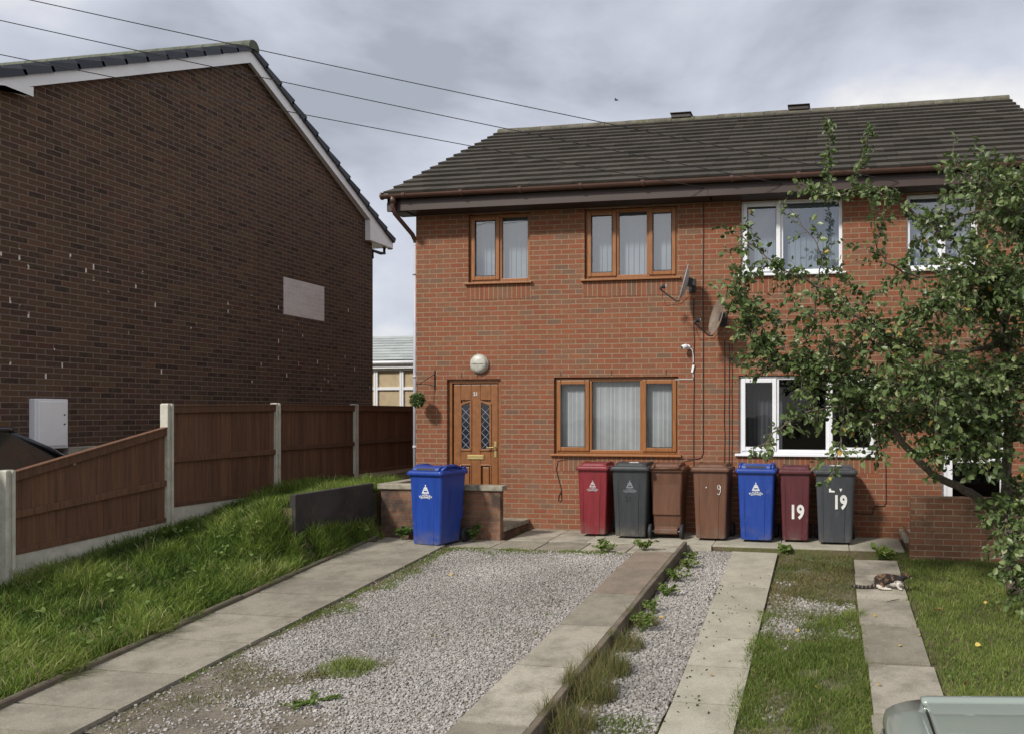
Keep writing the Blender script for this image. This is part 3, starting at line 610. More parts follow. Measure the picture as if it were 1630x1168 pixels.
def window(parent, x0, x1, z0, z1, cuts, opens, fm, glass='glass', behind='blind', soldier=True, label=None, sash=.055, tilt=None, y=.05):
    """cuts: x positions of mullions; opens: which lights carry a proud sash"""
    w_ = MB(); frame_rect(w_, x0+.004, x1-.004, z0+.055, z1-.01, .05, y, y+.07)
    ed = [x0]+cuts+[x1]
    for c in cuts: w_.box(c-.028, c+.028, y+.001, y+.069, z0+.106, z1-.061)
    win = w_.build('window', fm, parent, bevel=.006)
    if label: win['label'] = label
    for k, (a, b) in enumerate(zip(ed[:-1], ed[1:])):
        a2 = a+(.056 if k == 0 else .030); b2 = b-(.056 if k == len(ed)-2 else .030); c2, d2 = z0+.108, z1-.063
        gy = y+.03
        if opens[k]:
            s_ = MB(); e = .022; frame_rect(s_, a2-e, b2+e, c2-e, d2+e, .062, y-.022, y+.0005); o = s_.build('sash', fm, win, bevel=.008)
            a2 += .04; b2 -= .04; c2 += .04; d2 -= .04; gy = y-.004
            if tilt == k:
                o.rotation_euler = (0, 0, R(-2.2)); o.location = (0.0, .0, 0)
                o.location = Vector((b2, y, 0))-Euler((0, 0, R(-2.2))).to_matrix()@Vector((b2, y, 0))+Vector((0, -.012, 0))
            gk = MB(); frame_rect(gk, a2-.002, b2+.002, c2-.002, d2+.002, .009, y-.0245, y-.02); gk.build('gasket', M['rubber'], win)
        g_ = MB(); g_.quad((a2-.01, gy, c2-.01), (b2+.01, gy, c2-.01), (b2+.01, gy, d2+.01), (a2-.01, gy, d2+.01)); g_.build('pane', M[glass], win)
    sl = MB(); sl.prism([(x0-.05, -.055, z0+.012), (x0-.05, -.055, z0+.038), (x0-.05, y+.02, z0+.056), (x0-.05, y+.02, z0+.012)], (x1-x0+.10, 0, 0))
    sl.build('sill', fm, win, bevel=.004)
    if behind:
        b_ = MB(); n = int((x1-x0)/.085)
        jt = [0]+[random.uniform(-.35, .35) if behind == 'net' else 0 for _ in range(n-1)]+[0]
        for i in range(n):
            xa = x0+.05+(x1-x0-.1)*(i+jt[i])/n; xb = x0+.05+(x1-x0-.1)*(i+1+jt[i+1])/n; yy = y+(.09 if behind == 'net' else .13)
            if behind == 'net':
                for q in range(3):
                    u = xa+(xb-xa)*q/3; v_ = xa+(xb-xa)*(q+1)/3; b_.quad((u, yy+(.004 if q % 2 else -.003), z0+.08), (v_, yy+(-.003 if q % 2 else .004), z0+.08), (v_, yy+(-.003 if q % 2 else .004), z1-.02), (u, yy+(.004 if q % 2 else -.003), z1-.02))
            else:
                tw = random.uniform(.003, .010); b_.quad((xa, yy+tw, z0+.09), (xb+.006, yy-tw, z0+.09), (xb+.006, yy-tw, z1-.02), (xa, yy+tw, z1-.02))
        b_.build('curtain' if behind == 'net' else 'blind', M['net' if behind == 'net' else 'blind'], win)
    if soldier:
        s2 = MB(); s2.box(x0-.02, x1+.02, -.004, .02, z0-.215, z0+.008); s2.build('brick_sill_course', M['brick_stand'], parent)
    return win
EZ, EY, RY, RZ = 5.045, -.42, 3.9, 7.45       # eave tile edge, ridge
SLOPE = (RZ-EZ)/(RY-EY); PITCH = math.atan(SLOPE)
def roof_tiles(mb, x0, x1, rows, ey=EY, ez=EZ, ry=RY, rz=RZ, tw=.33, th=.034, back=False, start=0):
    dx = Vector((1, 0, 0)); d = Vector((0, ry-ey, rz-ez)); Ls = d.length; d.normalize(); nrm = dx.cross(d)
    if back: nrm = -nrm
    if nrm.z < 0: nrm = -nrm
    g_ = Ls/rows
    for r in range(rows):
        off = (.5*tw if (r+start) % 2 else 0)
        n = int((x1-x0)/tw)+2
        for i in range(n):
            a = x0+i*tw-off; b = a+tw-.004; a = max(a, x0); b = min(b, x1)
            if b-a < .03: continue
            s0 = r*g_-.012+random.gauss(0, .002); s1 = (r+1)*g_+.03
            base = Vector((0, ey, ez)); lift = .018+random.gauss(0, .0018)
            q = lambda s, h, x: Vector((x, 0, 0))+base+d*s+nrm*h
            vs = [q(s0, lift, a), q(s0, lift+th, a), q(s1, .0, a), q(s1, .012, a), q(s0, lift, b), q(s0, lift+th, b), q(s1, .0, b), q(s1, .012, b)]
            mb.add(vs, [(0, 1, 3, 2), (4, 6, 7, 5), (0, 4, 5, 1), (2, 3, 7, 6), (1, 5, 7, 3), (0, 2, 6, 4)])
def build_house(name, label, x0, x1, wins, door, lv, rv, group):
    h = thing(name, label, 'house', ((x0+x1)/2, 3.7, 0), group=group); off = Vector((-(x0+x1)/2, -3.7, 0))
    kids = []
    def put(o): o.location = Vector(o.location)+off; return o
    D = 7.6; H0 = -.3; H1 = 4.95
    wl = MB(); holes = [(a, b, c, d) for (a, b, c, d) in [w_[:4] for w_ in wins]]+([door] if door else [])
    wall_with_holes(wl, x0, x1, H0, H1, holes)
    for xx, show in ((x0, lv), (x1, rv)):
        wl.add([(xx, 0, H0), (xx, D, H0), (xx, D, H1), (xx, RY, RZ-.12), (xx, 0, H1)], [(0, 1, 2, 3, 4)])
    wl.quad((x0, D, H0), (x1, D, H0), (x1, D, H1), (x0, D, H1))
    put(wl.build('wall', M['brick'], h))
    fl = MB(); fl.quad((x0+.01, .12, 2.55), (x1-.01, .12, 2.55), (x1-.01, D-.05, 2.55), (x0+.01, D-.05, 2.55)); fl.box(x0+.1, x1-.1, 2.6, 2.7, .02, H1, None)
    put(fl.build('inner_wall', M['dark'], h))
    a, b = x0-lv, x1+rv
    rf = MB(); roof_tiles(rf, a, b, 15); roof_tiles(rf, a, b, 15, ey=2*RY-EY, back=True)
    # underlay so no light leaks between the tiles
    for ey in (EY, 2*RY-EY): rf.quad((a+.01, ey, EZ-.01), (b-.01, ey, EZ-.01), (b-.01, RY, RZ-.012), (a+.01, RY, RZ-.012))
    roof = put(rf.build('roof', M['tile'], h))
    rg = MB(); n = round((b-a)/.45)
    for i in range(n):
        u0 = a+(b-a)*i/n; u1 = a+(b-a)*(i+1)/n-.008; z_ = RZ+random.uniform(-.006, .008)
        ring = lambda u: [Vector((u, RY+.12*math.sin(t_), z_-.045+.115*math.cos(t_))) for t_ in np.linspace(-1.75, 1.75, 9)]
        rg.loft([ring(u0), ring(u1)], True, True)
    rg.build('ridge_tiles', M['ridge'], roof)
    vx = 3.49 if x0 < 1 else 5.76
    v_ = MB(); v_.box(vx-.19, vx+.19, RY-.12, RY+.12, RZ+.03, RZ+.105); v_.box(vx-.21, vx+.21, RY-.15, RY+.15, RZ+.105, RZ+.125); v_.build('ridge_vent', M['brown_dark'], roof, bevel=.01)
    fb = MB(); fb.box(a+(.02 if lv else 0), b if rv == 0 else b-.02, -.37, -.345, 4.80, 5.035); fb.box(a+.03, b-.002, -.344, -.001, 4.815, 4.83)
    put(fb.build('fascia', M['brown_dark'], h))
    fl2 = MB(); fl2.box(a+(.02 if lv else 0), b if rv == 0 else b-.02, -.385, -.371, 4.80, 4.93); put(fl2.build('fascia_board', M['brown_fascia'], h, bevel=.004))
    gt = MB(); gr = .058; prof = [(gr*math.cos(t_), gr*math.sin(t_)) for t_ in np.linspace(math.pi, 2*math.pi, 9)]+[((gr-.004)*math.cos(t_), (gr-.004)*math.sin(t_)) for t_ in np.linspace(2*math.pi, math.pi, 9)]
    gy, gz_ = -.448, 5.030
    ga = a-.03 if lv else a; gb = b+.03 if rv else b
    gt.loft([[Vector((x_, gy+p[0], gz_+p[1])) for p in prof] for x_ in (ga, gb)])
    if lv: gt.cyl((ga-.006, gy, gz_-.014), (ga+.02, gy, gz_-.014), .055, n=14)
    x_ = a+.35
    while x_ < b-.1:
        gt.loft([[Vector((xx, gy+(gr+.008)*math.cos(t_), gz_+(gr+.008)*math.sin(t_))) for t_ in np.linspace(math.pi*.95, 2.05*math.pi, 8)] for xx in (x_-.025, x_+.025)]); x_ += .92
    put(gt.build('gutter', M['brown_pvc'], h, smooth=False))
    if lv:
        bb = MB(); bb.prism([(a+.03, EY+.05, EZ-.20), (a+.03, EY+.05, EZ+.0), (a+.03, RY, RZ-.02), (a+.03, RY, RZ-.22)], (.025, 0, 0)); bb.prism([(a+.056, -.3, 4.80), (a+.056, .0, 4.80), (a+.056, RY, RZ-.26), (a+.056, RY, RZ-.23), (a+.056, -.3, 4.86)], (.23, 0, 0))
        put(bb.build('bargeboard', M['brown_dark'], h))
        dp = MB(); dp.tube([(-.13, -.448, 5.0), (-.13, -.448, 4.86), (-.13, -.40, 4.76), (-.05, -.02, 4.52), (-.045, .06, 4.44), (-.045, .06, 4.36)], .034, 10)
        dp.cyl((-.13, -.448, 5.0), (-.13, -.448, 4.90), .045, n=12); put(dp.build('downpipe', M['brown_pvc'], h, smooth=True))
        d2 = MB(); d2.cyl((-.045, .06, 4.4), (-.045, .06, .5), .033, n=12)
        for z_ in (3.9, 2.3, 1.2): d2.cyl((-.045, .06, z_), (-.045, .06, z_+.04), .041, n=12)
        put(d2.build('downpipe', plain('pale_pipe', (.46, .45, .50), .5), h, smooth=True))['label'] = 'pale grey lower length of the downpipe'
    if rv:
        bb = MB(); bb.prism([(b-.03, EY+.05, EZ-.20), (b-.03, EY+.05, EZ), (b-.03, RY, RZ-.02), (b-.03, RY, RZ-.22)], (-.025, 0, 0)); put(bb.build('bargeboard', M['brown_dark'], h))
    for w_ in wins:
        n0 = len(h.children)
        window(h, *w_[:4], **w_[4])
    for o in h.children:
        if o.name.split('.')[0] in ('window', 'brick_sill_course'): put(o)
    return h, put
OAK = M['oak']; UP = M['upvc']
PL = 4.66
h21, put21 = build_house('brick_house', 'left half of the red brick pair with golden oak windows and door number 21', 0, PL, [
    (.87, 1.865, 3.70, 4.80, dict(cuts=[1.37], opens=[1, 0], fm=OAK, label='two-light upstairs window over the front door')),
    (2.73, 4.15, 3.70, 4.80, dict(cuts=[3.22, 3.70], opens=[1, 0, 1], fm=OAK, label='three-light upstairs window left of the satellite dishes')),
    (2.25, 4.16, 1.095, 2.285, dict(cuts=[2.80, 3.60], opens=[1, 0, 1], fm=OAK, glass='glass_low', behind='net', label='wide ground floor window with net curtains'))],
    (.515, 1.40, .15, 2.27), .29, 0, 'pair of joined brick houses')
h19, put19 = build_house('brick_house', 'right half of the red brick pair with white windows, behind the apple tree', PL, 9.30, [
    (5.08, 6.53, 3.70, 4.82, dict(cuts=[5.66], opens=[1, 0], fm=UP, tilt=0, label='upstairs window with its left casement ajar')),
    (7.40, 8.36, 3.70, 4.80, dict(cuts=[7.86], opens=[0, 1], fm=UP, label='upstairs window half hidden by apple branches')),
    (5.05, 6.995, 1.12, 2.29, dict(cuts=[5.60, 6.32], opens=[1, 0, 1], fm=UP, glass='glass_low', behind=None, label='wide ground floor window behind the bins'))],
    (7.88, 8.80, .15, 2.27), 0, .25, 'pair of joined brick houses')
# front door 21 ------------------------------------------------------
def front_door(h, put, x0, x1, z0, z1, fm, glass21=True):
    y = .05
    fr = MB(); fr.box(x0+.002, x0+.062, y, y+.07, z0, z1-.002); fr.box(x1-.062, x1-.002, y, y+.07, z0, z1-.002); fr.box(x0+.063, x1-.063, y+.001, y+.069, z1-.062, z1-.003)
    fr.box(x0+.065, x1-.065, y, y+.08, z0, z0+.035); put(fr.build('door_frame', fm, h, bevel=.006))
    a, b = x0+.085, x1-.075; c, d = z0+.04, z1-.08
    dl = MB(); yb = y+.015
    dl.box(x0+.062, x1-.062, yb+.03, yb+.055, z0+.036, z1-.063)
    stile = .13
    # rails and stiles as one raised leaf, panels recessed between
    W_ = b-a; pc = (a+b)/2; gL = (a+.115, pc-.075); gR = (pc+.075, b-.115)
    gz0, gz1 = z0+1.02, z0+1.80
    dl.box(a, gL[0], yb, yb+.0295, c, d); dl.box(gL[1], gR[0], yb, yb+.0295, c, d); dl.box(gR[1], b, yb, yb+.0295, c, d)
    for g in (gL, gR):
        dl.box(g[0]+.0005, g[1]-.0005, yb+.001, yb+.0295, c, c+.14); dl.box(g[0]+.0005, g[1]-.0005, yb+.001, yb+.0295, z0+.80, gz0); dl.box(g[0]+.0005, g[1]-.0005, yb+.001, yb+.0295, gz1, d)
        dl.box(g[0]+.035, g[1]-.035, yb+.012, yb+.0295, c+.175, z0+.765)
    door = put(dl.build('door', fm, h, bevel=.007))
    # mouldings round the lights, slanting heads meeting high in the middle
    for side, g in ((0, gL), (1, gR)):
        m = MB(); t_ = .028; lo, hi = (0, .055) if side == 0 else (.055, 0)
        p = [(g[0]-.012, gz0-.005), (g[1]+.012, gz0-.005), (g[1]+.012, gz1-.055+hi), (g[0]-.012, gz1-.055+lo)]
        q = [(g[0]+t_-.008, gz0+t_), (g[1]-t_+.008, gz0+t_), (g[1]-t_+.008, gz1-.055-t_+hi*.9), (g[0]+t_-.008, gz1-.055-t_+lo*.9)]
        for i in range(4):
            j = (i+1) % 4; A, B, C_, D_ = p[i], p[j], q[j], q[i]
            m.prism([(A[0], yb-.014, A[1]), (B[0], yb-.014, B[1]), (C_[0], yb-.014, C_[1]), (D_[0], yb-.014, D_[1])], (0, .016, 0))
        m.build('moulding', fm, door, bevel=.004)
        gl = MB(); gl.add([(q[i][0], yb-.0015, q[i][1]) for i in range(4)], [(0, 1, 2, 3)])
        gl.build('pane', plain('dark_door_glass', (.012, .017, .03), .08, var=.1), door)
        ld = MB(); nx, nz = 1, 7; gw = (q[1][0]-q[0][0])/nx; zt = q[0][1]; zh = (gz1-.03-t_-zt)/5.5
        def clipz(xx): 
            f_ = (xx-q[3][0])/(q[2][0]-q[3][0]); return q[3][1]+(q[2][1]-q[3][1])*f_
        for k in range(-nx, nz):
            for s_ in (1, -1):
                for i in range(nx):
                    k0 = k+i if s_ == 1 else k+nx-i
                    zA = zt+k0*zh; zB = zA+s_*zh; xA = q[0][0]+i*gw; xB = xA+gw
                    if min(zA, zB) < zt-.001 or zA > clipz(xA)+.004 or zB > clipz(xB)+.004: continue
                    ld.tube([(xA, yb-.003, zA), (xB, yb-.003, zB)], .0032, 4, False)
        ld.build('lead_lattice', M['lead'], door)
    for g in (gL, gR):
        m = MB(); frame_rect(m, g[0]-.008, g[1]+.008, c+.132, z0+.808, .02, yb-.011, yb+.004); m.build('moulding', fm, door, bevel=.004)
    lb = MB(); lb.box(pc-.135, pc+.135, yb-.012, yb-.001, z0+.885, z0+.955); lb.box(pc-.125, pc+.125, yb-.017, yb-.0125, z0+.925, z0+.945); lb.box(pc-.125, pc+.125, yb-.017, yb-.0125, z0+.893, z0+.912)
    lb.build('letterbox', M['brass'], door, bevel=.004)
    hd = MB(); hx = b-.035; hd.box(hx-.022, hx+.018, yb-.012, yb-.001, z0+.92, z0+1.16); hd.tube([(hx, yb-.012, z0+1.075), (hx, yb-.05, z0+1.075), (hx-.02, yb-.058, z0+1.075), (hx-.13, yb-.056, z0+1.066)], [.010, .010, .010, .008], 8)
    hd.build('handle', M['brass'], door, bevel=.003)
    return door, pc, yb
def text_obj(s, size, mat, parent, loc, name='number', offset=0.0, ext=.002, rot=(R(90), 0, 0), sx=1.0, shear=0, spacing=1.0):
    cu = bpy.data.curves.new('t', 'FONT'); cu.body = s; cu.size = size; cu.offset = offset; cu.extrude = ext; cu.align_x = 'CENTER'; cu.resolution_u = 3; cu.shear = shear; cu.space_character = spacing
    t = bpy.data.objects.new('t', cu); sc.collection.objects.link(t); dg = bpy.context.evaluated_depsgraph_get(); dg.update()
    me = bpy.data.meshes.new_from_object(t.evaluated_get(dg)); bpy.data.objects.remove(t); bpy.data.curves.remove(cu)
    me.materials.clear(); me.materials.append(mat)
    m = Matrix.Translation(loc)@Euler(rot).to_matrix().to_4x4()@Matrix.Diagonal((sx, 1, 1, 1)); me.transform(m)
    o = bpy.data.objects.new(name, me); link(o, parent); return o
door, pc, yb = front_door(h21, put21, .515, 1.40, .15, 2.27, M['door_oak'])
text_obj('21', .075, plain('chrome_number', (.62, .60, .56), .4, .3), door, (pc, yb-.004, 2.02), offset=.003)
# white door frame area of number 19 (glimpsed through the tree)
d19 = MB(); d19.box(7.884, 7.95, .05, .12, .15, 2.268); d19.box(8.73, 8.796, .05, .12, .15, 2.268); d19.box(7.951, 8.729, .051, .119, 2.19, 2.267); put19(d19.build('door_frame', UP, h19, bevel=.005))
dd = MB(); frame_rect(dd, 7.952, 8.728, .19, 2.188, .075, .062, .105); dd.box(8.026, 8.654, .064, .10, 1.06, 1.12); dr19 = put19(dd.build('door', UP, h19, bevel=.005))
gp = MB(); gp.quad((8.02, .085, .25), (8.66, .085, .25), (8.66, .085, 2.12), (8.02, .085, 2.12)); gp.build('pane', M['glass_low'], dr19)
hh = MB(); hh.box(8.68, 8.71, .048, .06, 1.02, 1.24); hh.tube([(8.69, .055, 1.16), (8.69, .02, 1.16), (8.60, .015, 1.155)], .009, 8); hh.build('handle', M['steel'], dr19)
# dark curtain glimpsed inside 19
cu_ = MB()
for i in range(16): cu_.quad((5.1+i*.035, .30+.02*(i % 2), 1.2), (5.135+i*.035, .32-.02*(i % 2), 1.2), (5.135+i*.035, .32-.02*(i % 2), 2.28), (5.1+i*.035, .30+.02*(i % 2), 2.28))
put19(cu_.build('curtain', plain('charcoal_curtain', (.06, .06, .07), .9), h19))
# little weep vents above the windows
for hse, put, pts in ((h21, put21, ((.76, 2.33), (1.02, 2.33), (2.36, 2.345), (3.15, 2.345), (3.98, 2.345))), (h19, put19, ((5.3, 2.35), (6.1, 2.35)))):
    for (x_, z_) in pts:
        vm = MB(); vm.box(x_-.006, x_+.006, -.004, .01, z_-.035, z_+.035); put(vm.build('weep_vent', M['brown_dark'], hse))
# ------------------------------------------------------------------ dark brick house on the left
LX = -3.42; VX = -3.30; LY0, LY1 = -3.78, 4.37; AP = (.50, 7.95); EB = (5.02, 5.62); EF = (-4.12, 5.52)
lh = thing('brick_house', 'dark brown brick house with blank gable end and white bargeboards', 'house', (LX, .3, 0)); LO = Vector((-LX, -.3, 0))
def putl(o): o.location = Vector(o.location)+LO; return o
def rl(y): return AP[1]-(abs(y-AP[0]))*(AP[1]-EB[1])/(EB[0]-AP[0])
wl = MB(); top = rl(LY1)-.22
wl.add([(LX, LY0, -.6), (LX, LY1, -.6), (LX, LY1, rl(LY1)-.15), (LX, AP[0], AP[1]-.15), (LX, LY0, rl(LY0)-.15)], [(0, 1, 2, 3, 4)])
wl.quad((LX, LY1, -.6), (LX-8, LY1, -.6), (LX-8, LY1, 5.6), (LX, LY1, 5.6)); wl.quad((LX, LY0, -.6), (LX-8, LY0, -.6), (LX-8, LY0, 5.6), (LX, LY0, 5.6)); wl.quad((LX-8, LY0, -.6), (LX-8, LY1, -.6), (LX-8, LY1, 5.6), (LX-8, LY0, 5.6))
putl(wl.build('wall', M['brick_dark'], lh))
bg = MB(); bz = .235
for (ye, ze) in (EB, EF):
    zr = lambda y: rl(y)-.045
    a_, b_ = AP[0], ye
    bg.prism([(VX-.022, a_, zr(a_)), (VX-.022, b_, zr(b_)), (VX-.022, b_, zr(b_)-bz*.72), (VX-.022, a_, zr(a_)-bz)], (.022, 0, 0))
putl(bg.build('bargeboard', M['white_board'], lh))
sf = MB()
for (ye) in (EB[0], EF[0]): sf.prism([(LX+.001, AP[0], rl(AP[0])-.22), (LX+.001, ye, rl(ye)-.22), (LX+.001, ye, rl(ye)-.20), (LX+.001, AP[0], rl(AP[0])-.20)], (VX-.024-LX, 0, 0))
putl(sf.build('verge_soffit', M['white_board'], lh))
bx = MB()
y0, y1 = 4.10, 5.0; bx.prism([(LX+.004, y0, 5.42), (LX+.004, y1, 5.42), (LX+.004, y1, rl(y1)-.20), (LX+.004, y0, rl(y0)-.24)], (VX-LX+.004, 0, 0)); bx.box(LX-8, LX+.002, LY1+.002, y1-.02, 5.425, 5.44); bx.box(LX-8, LX+.003, y1-.021, y1, 5.44, 5.62)
putl(bx.build('eaves_box', M['white_board'], lh, bevel=.004)); bx = MB()
y0, y1 = -4.1, -3.30; bx.prism([(LX+.004, y0, 5.64), (LX+.004, y1, 5.64), (LX+.004, y1, rl(y1)-.24), (LX+.004, y0, rl(y0)-.10)], (VX-LX+.004, 0, 0))
putl(bx.build('eaves_box', M['white_board'], lh, bevel=.004))
rf = MB(); nr = 13
for side, (ye, ze) in ((0, EB), (1, (-4.15, rl(-4.15)))):
    A = Vector((0, ye, rl(ye)-.03)); B_ = Vector((0, AP[0], AP[1]-.03)); d = (B_-A); Ls = d.length; d.normalize(); nn = Vector((0, -d.z, d.y)) if d.y > 0 else Vector((0, d.z, -d.y))
    for r in range(nr):
        s0 = r*Ls/nr-.02; s1 = (r+1)*Ls/nr+.02
        for i in range(18):
            xb = VX+.045-i*.3; xa = max(xb-.295, LX-8); l0 = .045+random.uniform(-.003, .003)
            q = lambda s, hh_, x_: Vector((x_, 0, 0))+A+d*s+nn*hh_
            edge = i == 0
            vs = [q(s0, l0-.02 if not edge else -.04, xa), q(s0, l0+.035, xa), q(s1, -.0 if not edge else -.05, xa), q(s1, .02, xa), q(s0, l0-.02 if not edge else -.04, xb), q(s0, l0+.035, xb), q(s1, -.0 if not edge else -.05, xb), q(s1, .02, xb)]
            rf.add(vs, [(0, 1, 3, 2), (4, 6, 7, 5), (0, 4, 5, 1), (2, 3, 7, 6), (1, 5, 7, 3), (0, 2, 6, 4)])
    rf.quad((VX+.01, A.y, A.z), (LX-8, A.y, A.z), (LX-8, B_.y, B_.z), (VX+.01, B_.y, B_.z))
rfo = putl(rf.build('roof', M['tile_slate'], lh))
rg = MB()
for i in range(14):
    xb = VX+.07-i*.45; xa = xb-.44; rg.loft([[Vector((u, AP[0]+.125*math.sin(t_), AP[1]-.035+.125*math.cos(t_))) for t_ in np.linspace(-1.8, 1.8, 9)] for u in (xa, xb)])
rg.build('ridge_tiles', plain('mossy_ridge', (.10, .11, .08), .9, var=.4, scale=9), rfo)
gp = MB(); gp.tube([(LX-.02, 4.9, 5.42), (LX-.02, 4.9, 5.30), (LX-.02, 4.75, 5.27), (LX-.02, LY1+.06, 5.27), (LX-.02, LY1+.05, 5.1)], .034, 10); gp.tube([(LX-.05, LY1+.05, 5.2), (LX-.05, LY1+.05, .5)], .034, 10)
putl(gp.build('downpipe', M['rubber'], lh, smooth=True))
pt = MB(); pt.quad((LX+.004, 1.49, 3.54), (LX+.004, 2.69, 3.54), (LX+.004, 2.69, 4.215), (LX+.004, 1.49, 4.215))  # rectangle of paler brick colours set just proud of the gable
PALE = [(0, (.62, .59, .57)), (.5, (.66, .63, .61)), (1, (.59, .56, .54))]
putl(pt.build('pale_patch', brick_mat('pale_brick', PALE, (.74, .71, .70)), lh))['label'] = 'pale rectangle on the dark brickwork'
mb_ = MB(); mb_.box(LX, LX+.10, -3.25, -2.81, 1.30, 1.93); mbx = putl(mb_.build('meter_box', M['upvc'], lh, bevel=.012))
md = MB(); md.box(LX+.101, LX+.113, -3.215, -2.835, 1.335, 1.90); md.build('meter_door', plain('meter_door_white', (.84, .84, .84), .4, var=.04, dirt=((.5, .5, .5), 6, .6, .3)), mbx, bevel=.006)
for zl_ in (1.72, 1.60):
    lk = MB(); lk.box(LX+.113, LX+.118, -2.885, -2.865, zl_, zl_+.017); lk.build('lock', M['rubber'], mbx)
pq = MB(); pq.box(LX, LX+.10, -2.80, LY1, .2, 1.31); putl(pq.build('rendered_plinth', M['slab'], lh, bevel=.01))
# ------------------------------------------------------------------ fence
M['fence'] = None
def fence_mat():
    m, t, p = newmat('stained_fence'); g = N(t, 'ShaderNodeNewGeometry'); mp = N(t, 'ShaderNodeMapping'); mp.inputs['Scale'].default_value = (20, 30, 1.6)
    t.links.new(g.outputs['Position'], mp.inputs[0]); n = noise(t, 1.0, 6, .65, mp.outputs[0]); c = ramp(t, n, [(.25, (.062, .030, .017)), (.5, (.118, .056, .030)), (.75, (.165, .082, .044))])
    v = attr(t); c = mixc(t, .35, c, ramp(t, v, [(0, (.2, .2, .2)), (1, (.75, .75, .75))]), 'OVERLAY')
    n2 = noise(t, 2.5, 6, .7); c = mixc(t, mth(t, 'MULTIPLY', ramp_f(t, n2, .58, .75), .5), c, (.055, .035, .022))
    t.links.new(c, p.inputs['Base Color']); p.inputs['Roughness'].default_value = .85; bump(t, p, n, .4, .006); return m
M['fence'] = fence_mat()
M['post'] = plain('concrete_post', (.50, .48, .41), .9, var=.15, scale=8, bumps=.4, bscale=90, dirt=((.25, .25, .17), 5, .55, .6))
fp = [(-1.85, -4.83), (-1.77, -2.90), (-1.72, -.97), (-1.67, .96), (-1.62, 2.89), (-1.57, 4.82)]
tops = [1.175, 1.87, 1.90, 1.905, 1.90, 1.90]; bots = [.30, .57, .66, .70, .70]
fe = thing('fence', 'brown panel fence with pale concrete posts and a sloping first panel', 'fence', (-1.72, -.9, .3)); FO = Vector((1.72, .9, -.3))
def putf(o): o.location = Vector(o.location)+FO; return o
for i, ((px_, py_), tz) in enumerate(zip(fp, tops)):
    pm = MB(); g0 = float(gz(px_, py_))-.3
    ring = lambda z, e=0: [Vector((px_+a*(.055-e), py_+b*(.05-e), z)) for a, b in ((-1, -1), (1, -1), (1, -.35), (.6, -.35), (.6, .35), (1, .35), (1, 1), (-1, 1))]
    pm.loft([ring(g0), ring(tz-.012), ring(tz, .012)]); putf(pm.build('post', M['post'], fe, bevel=.004))
for i in range(5):
    (xa, ya), (xb, yb_) = fp[i], fp[i+1]; ya += .052; yb_ -= .052
    ta, tb = (1.14, 1.56) if i == 0 else (tops[i]-.035, tops[i+1]-.035 if i else 0); ba = bots[i]; bb_ = bots[i]+(.03 if i == 0 else 0)
    if i == 0: ba, bb_ = .30, .40
    L_ = yb_-ya; P_ = lambda s, z, dx=0: (xa+(xb-xa)*s+dx, ya+L_*s, z)
    bm_ = MB(); nb = 20
    for k in range(nb):
        s0, s1 = k/nb, (k+1)/nb+.006; tp = lambda s: ta+(tb-ta)*min(s, 1); bt = lambda s: ba+(bb_-ba)*min(s, 1)
        e = .009 if k % 2 else .003
        bm_.prism([P_(s0, bt(s0)+.01, e), P_(min(s1, 1), bt(s1)+.01, e+.004), P_(min(s1, 1), tp(s1)-.02, e+.004), P_(s0, tp(s0)-.02, e)], (-.014, 0, 0))
    pnl = putf(bm_.build('panel', M['fence'], fe))
    rl_ = MB(); mid = .47
    def rail(za, zb, h_, o1, o2): rl_.prism([P_(0, za-h_, o1), P_(1, zb-h_, o1), P_(1, zb, o1), P_(0, za, o1)], (o2-o1, 0, 0))
    rail(ta, tb, .085, .016, .05)
    if i == 0: rail(ba+.45, bb_+.52, .075, .016, .046); rail(ba+.06, bb_+.06, .06, .016, .036)
    else: rail(ba+(ta-ba)*.5, bb_+(tb-bb_)*.5, .07, .016, .046); rail(ba+.06, bb_+.06, .06, .016, .036)
    rl_.build('rail', M['fence'], pnl, bevel=.004)
    cp = MB(); cp.prism([P_(0, ta+.001, -.02), P_(1, tb+.001, -.02), P_(1, tb+.001, .058), P_(0, ta+.001, .058)], (0, 0, .016)); cp.build('capping', M['fence'], pnl, bevel=.003)
    gb_ = MB(); gb_.prism([P_(0, ba-.34, -.015), P_(1, bb_-.34, -.015), P_(1, bb_, -.015), P_(0, ba, -.015)], (.04, 0, 0)); putf(gb_.build('gravel_board', M['post'], fe, bevel=.004))
# ------------------------------------------------------------------ walls round the steps
rw = MB(); rw.box(-.16, -.075, -2.78, -1.06, -.3, .75)
M['sleeper'] = plain('dark_retaining_board', (.040, .034, .031), .9, var=.35, scale=3, bumps=.4, bscale=30, dirt=((.09, .07, .055), 4, .55, .6))
rwo = rw.build('retaining_wall', M['sleeper'], bevel=.01); tag(rwo, 'low dark retaining wall holding back the grassy bank by the front steps', 'wall')
gw = thing('garden_wall', 'low weathered brick wall with stone coping hiding the doorstep of number 21', 'wall', (.95, -1.0, -.02)); GO = Vector((-.95, 1.0, .02))
a = MB(); a.box(.03, 1.84, -1.05, -.94, -.12, .665); a.box(.03, .14, -.9395, -.003, -.12, .665)
o = a.build('brickwork', M['brick_low'], gw, bevel=.004); o.location = GO
a = MB(); a.box(-.01, .93, -1.085, -.905, .666, .745); a.box(.934, 1.885, -1.085, -.905, .666, .743); a.box(-.01, .17, -.9035, -.004, .666, .744)
o = a.build('coping', M['coping'], gw, bevel=.012); o.location = GO
st = MB(); st.box(.145, 1.86, -.938, -.003, .085, .15); sb_ = MB(); sb_.box(.145, 1.83, -.935, -.004, -.1, .0845)
